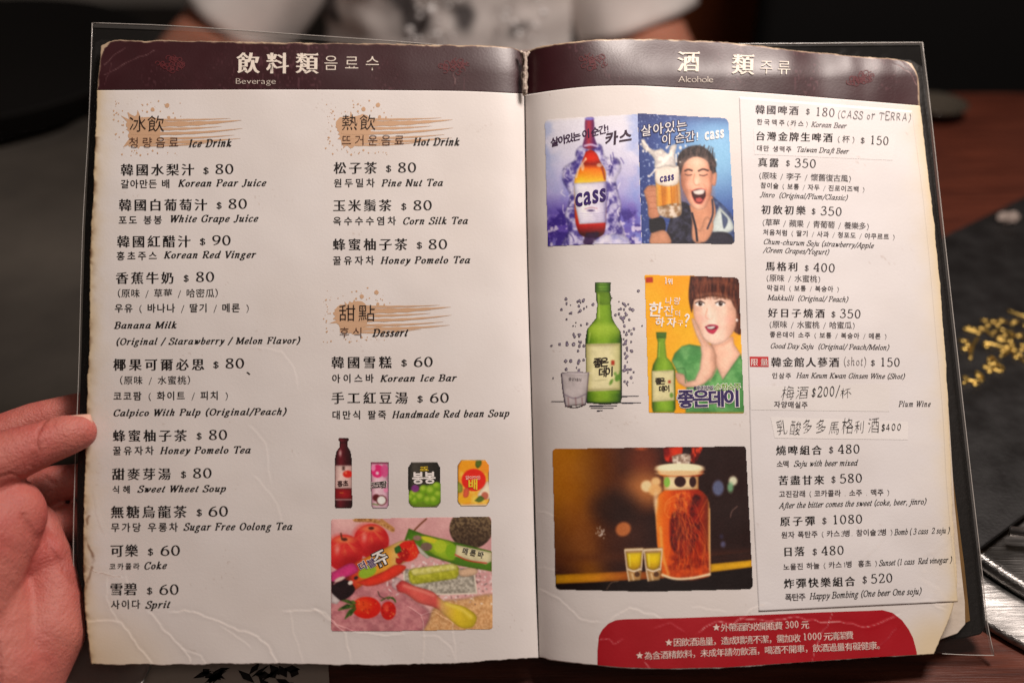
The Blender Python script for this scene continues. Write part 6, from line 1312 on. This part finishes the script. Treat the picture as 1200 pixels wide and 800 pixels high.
# ------------------------------------------------------------------ the person across the table
YP = yfar + .10
def pp(x, y, dy=0.0): return Vector(at_y(np.array(float(x)), np.array(float(y)), YP + dy))
tc_ = pp(512, 20); px_m = (pp(612, 20) - pp(512, 20)).length / 100.0
person = empty('person', (tc_.x, YP + .02, -.75)); tag(person, 'seated person across the table in a grey and white sequinned T-shirt', 'person')
M_SKIN2 = mat('arm_skin', lin((190, 128, 104)), rough=.5, sss=.2, var=(20, .5, lin((176, 108, 88))))
X0, Z0 = tc_.x + .016, tc_.z
def bp(dx, dz, dy=0.0): return Vector((X0 + dx, YP + dy, Z0 + dz))
arms = []
for pts in (((385, -125, .03), (275, 20, 0), (212, 84, -.05), (330, 92, -.15), (420, 96, -.20)), ((702, -125, .03), (746, 20, 0), (782, 84, -.05), (690, 92, -.15), (600, 96, -.20))):
    arms.append([(pp(*q), rr_) for q, rr_ in zip(pts, (.056, .047, .040, .034, .028))])
torso = [[(bp(0, -.42, .06), (.165, .12, .12)), (bp(0, -.15, .05), (.138, .105, .12)), (bp(0, .05, .04), (.142, .108, .12)), (bp(0, .18, .04), (.165, .10, .10)), (bp(0, .25, .04), (.13, .08, .06))],
         [(bp(-.15, .22, .04), .06), (bp(.15, .22, .04), .06)], [(bp(0, .26, .04), .055), (bp(0, .34, .03), .052)], [(bp(0, .42, .02), (.075, .09, .10)), (bp(0, .46, .02), (.075, .09, .10))],
         [(bp(-.10, -.42, .04), .085), (bp(-.11, -.44, -.34), .065), (bp(-.11, -.85, -.34), .05)], [(bp(.10, -.42, .04), .085), (bp(.11, -.44, -.34), .065), (bp(.11, -.85, -.34), .05)]]
blob('body', arms + torso, M_SKIN2, person, .008, 6)
def shirt_mat():
    m = mat('grey_print_shirt', lin((176, 166, 160)), rough=.8, spec=.2, bump=[(300, .2, ONE)]); nt = m.node_tree; nd = nt.nodes
    tc = nd.new('ShaderNodeTexCoord'); n = nd.new('ShaderNodeTexNoise'); n.inputs['Scale'].default_value = 11; n.inputs['Detail'].default_value = 2; nt.links.new(tc.outputs['Object'], n.inputs['Vector'])
    r = nd.new('ShaderNodeValToRGB'); r.color_ramp.elements[0].position = .47; r.color_ramp.elements[0].color = lin4((228, 222, 218)); r.color_ramp.elements[1].position = .54; r.color_ramp.elements[1].color = lin4((96, 92, 92))
    nt.links.new(n.outputs['Fac'], r.inputs[0]); nt.links.new(r.outputs[0], nd['Principled BSDF'].inputs['Base Color']); return m
st = [[(bp(0, -.42, .06), (.178, .132, .13)), (bp(0, -.15, .05), (.150, .120, .13)), (bp(0, .05, .04), (.155, .122, .13)), (bp(0, .18, .04), (.178, .115, .10)), (bp(0, .25, .04), (.13, .09, .055))], [(bp(-.15, .215, .04), .072), (bp(.15, .215, .04), .072)]]
shirt = blob('shirt', st, shirt_mat(), person, .007, 5)
M_SLV = mat('pale_sleeve', lin((236, 230, 226)), rough=.85, spec=.2, var=(14, .5, lin((180, 170, 164))))
for s, a in zip((-1, 1), arms):
    p0, p1 = Vector(a[0][0]), Vector(a[1][0]); d = (p1 - p0).normalized(); bm = bmesh.new(); rings = []; n = 40; u = d.cross(Vector((0, 1, 0))).normalized(); w = d.cross(u); L = (p1 - p0).length
    for k, t in enumerate(np.linspace(-.15, 1.06, 18)):
        r = .060 + .006 * t; rings.append([bm.verts.new(p0 + d * L * t + (u * math.cos(q) * (r + .004 * math.sin(4 * q + 2 * t)) + w * math.sin(q) * (r + .004 * math.cos(3 * q + 5 * t)))) for q in [2 * math.pi * i / n for i in range(n)]])
    for A_, B_ in zip(rings[:-1], rings[1:]):
        for i in range(n): bm.faces.new((A_[i], A_[(i + 1) % n], B_[(i + 1) % n], B_[i]))
    o = bm_obj('sleeve', bm, M_SLV, person, smooth=True); sd = o.modifiers.new('thickness', 'SOLIDIFY'); sd.thickness = .003
M_SEQ = mat('sequin', (.9, .88, .87), rough=.2, spec=1.0)
bm = bmesh.new(); rr = random.Random(12)
for k in range(70):
    x = rr.choice([rr.uniform(465, 560), rr.uniform(590, 650), rr.uniform(480, 545)]); y = rr.uniform(-60, 60); q = pp(x, y, -.084 - .008 * rr.random())
    bmesh.ops.create_uvsphere(bm, u_segments=8, v_segments=6, radius=.0030 * rr.uniform(.6, 1.4), matrix=Matrix.Translation(q) @ Matrix.Diagonal((1, .5, 1, 1)))
bm_obj('sequins', bm, M_SEQ, person, smooth=True)['kind'] = 'stuff'

# ------------------------------------------------------------------ dim background
pw0 = at_y(np.array(770.0), np.array(0.0), YP + .55); pw1 = at_y(np.array(935.0), np.array(0.0), YP + .55)
M_PANEL = mat('panel_wood', lin((150, 78, 42)), rough=.45, var=(5, .7, lin((112, 54, 28)), (14, 1.5, 1.5)))
bm = bmesh.new(); box_bm(bm, ((pw0[0] + pw1[0]) / 2, YP + .57, -.05), ((pw1[0] - pw0[0]) / 2, 0, 0), (0, .02, 0), (0, 0, .70)); tag(bm_obj('wood_panel', bm, M_PANEL, None, bevel=.004), 'tall red-brown wooden panel behind the seated person', 'panel')
M_CH = mat('black_fabric', lin((15, 14, 14)), rough=.85, spec=.15)
cx = float(at_y(np.array(1075.0), np.array(40.0), yfar + .12)[0]); ch = empty('chair', (cx, yfar + .22, -.75)); tag(ch, 'black upholstered chair on the far side of the table', 'chair')
bm = bmesh.new(); box_bm(bm, (cx, yfar + .16, -.03), (.175, 0, 0), (0, .03, .01), (0, 0, .38)); bm_obj('backrest', bm, M_CH, ch, bevel=.02, seg=3)
bm = bmesh.new(); box_bm(bm, (cx, yfar + .40, -.33), (.21, 0, 0), (0, .21, 0), (0, 0, .05)); bm_obj('seat', bm, M_CH, ch, bevel=.02, seg=3)
for sx in (-.17, .17):
    for sy in (.24, .56):
        bm = bmesh.new(); tube_bm(bm, [(cx + sx, yfar + sy, -.36), (cx + sx, yfar + sy, -.7499)], .016, 12); bm_obj('leg', bm, M_CH, ch, smooth=True)
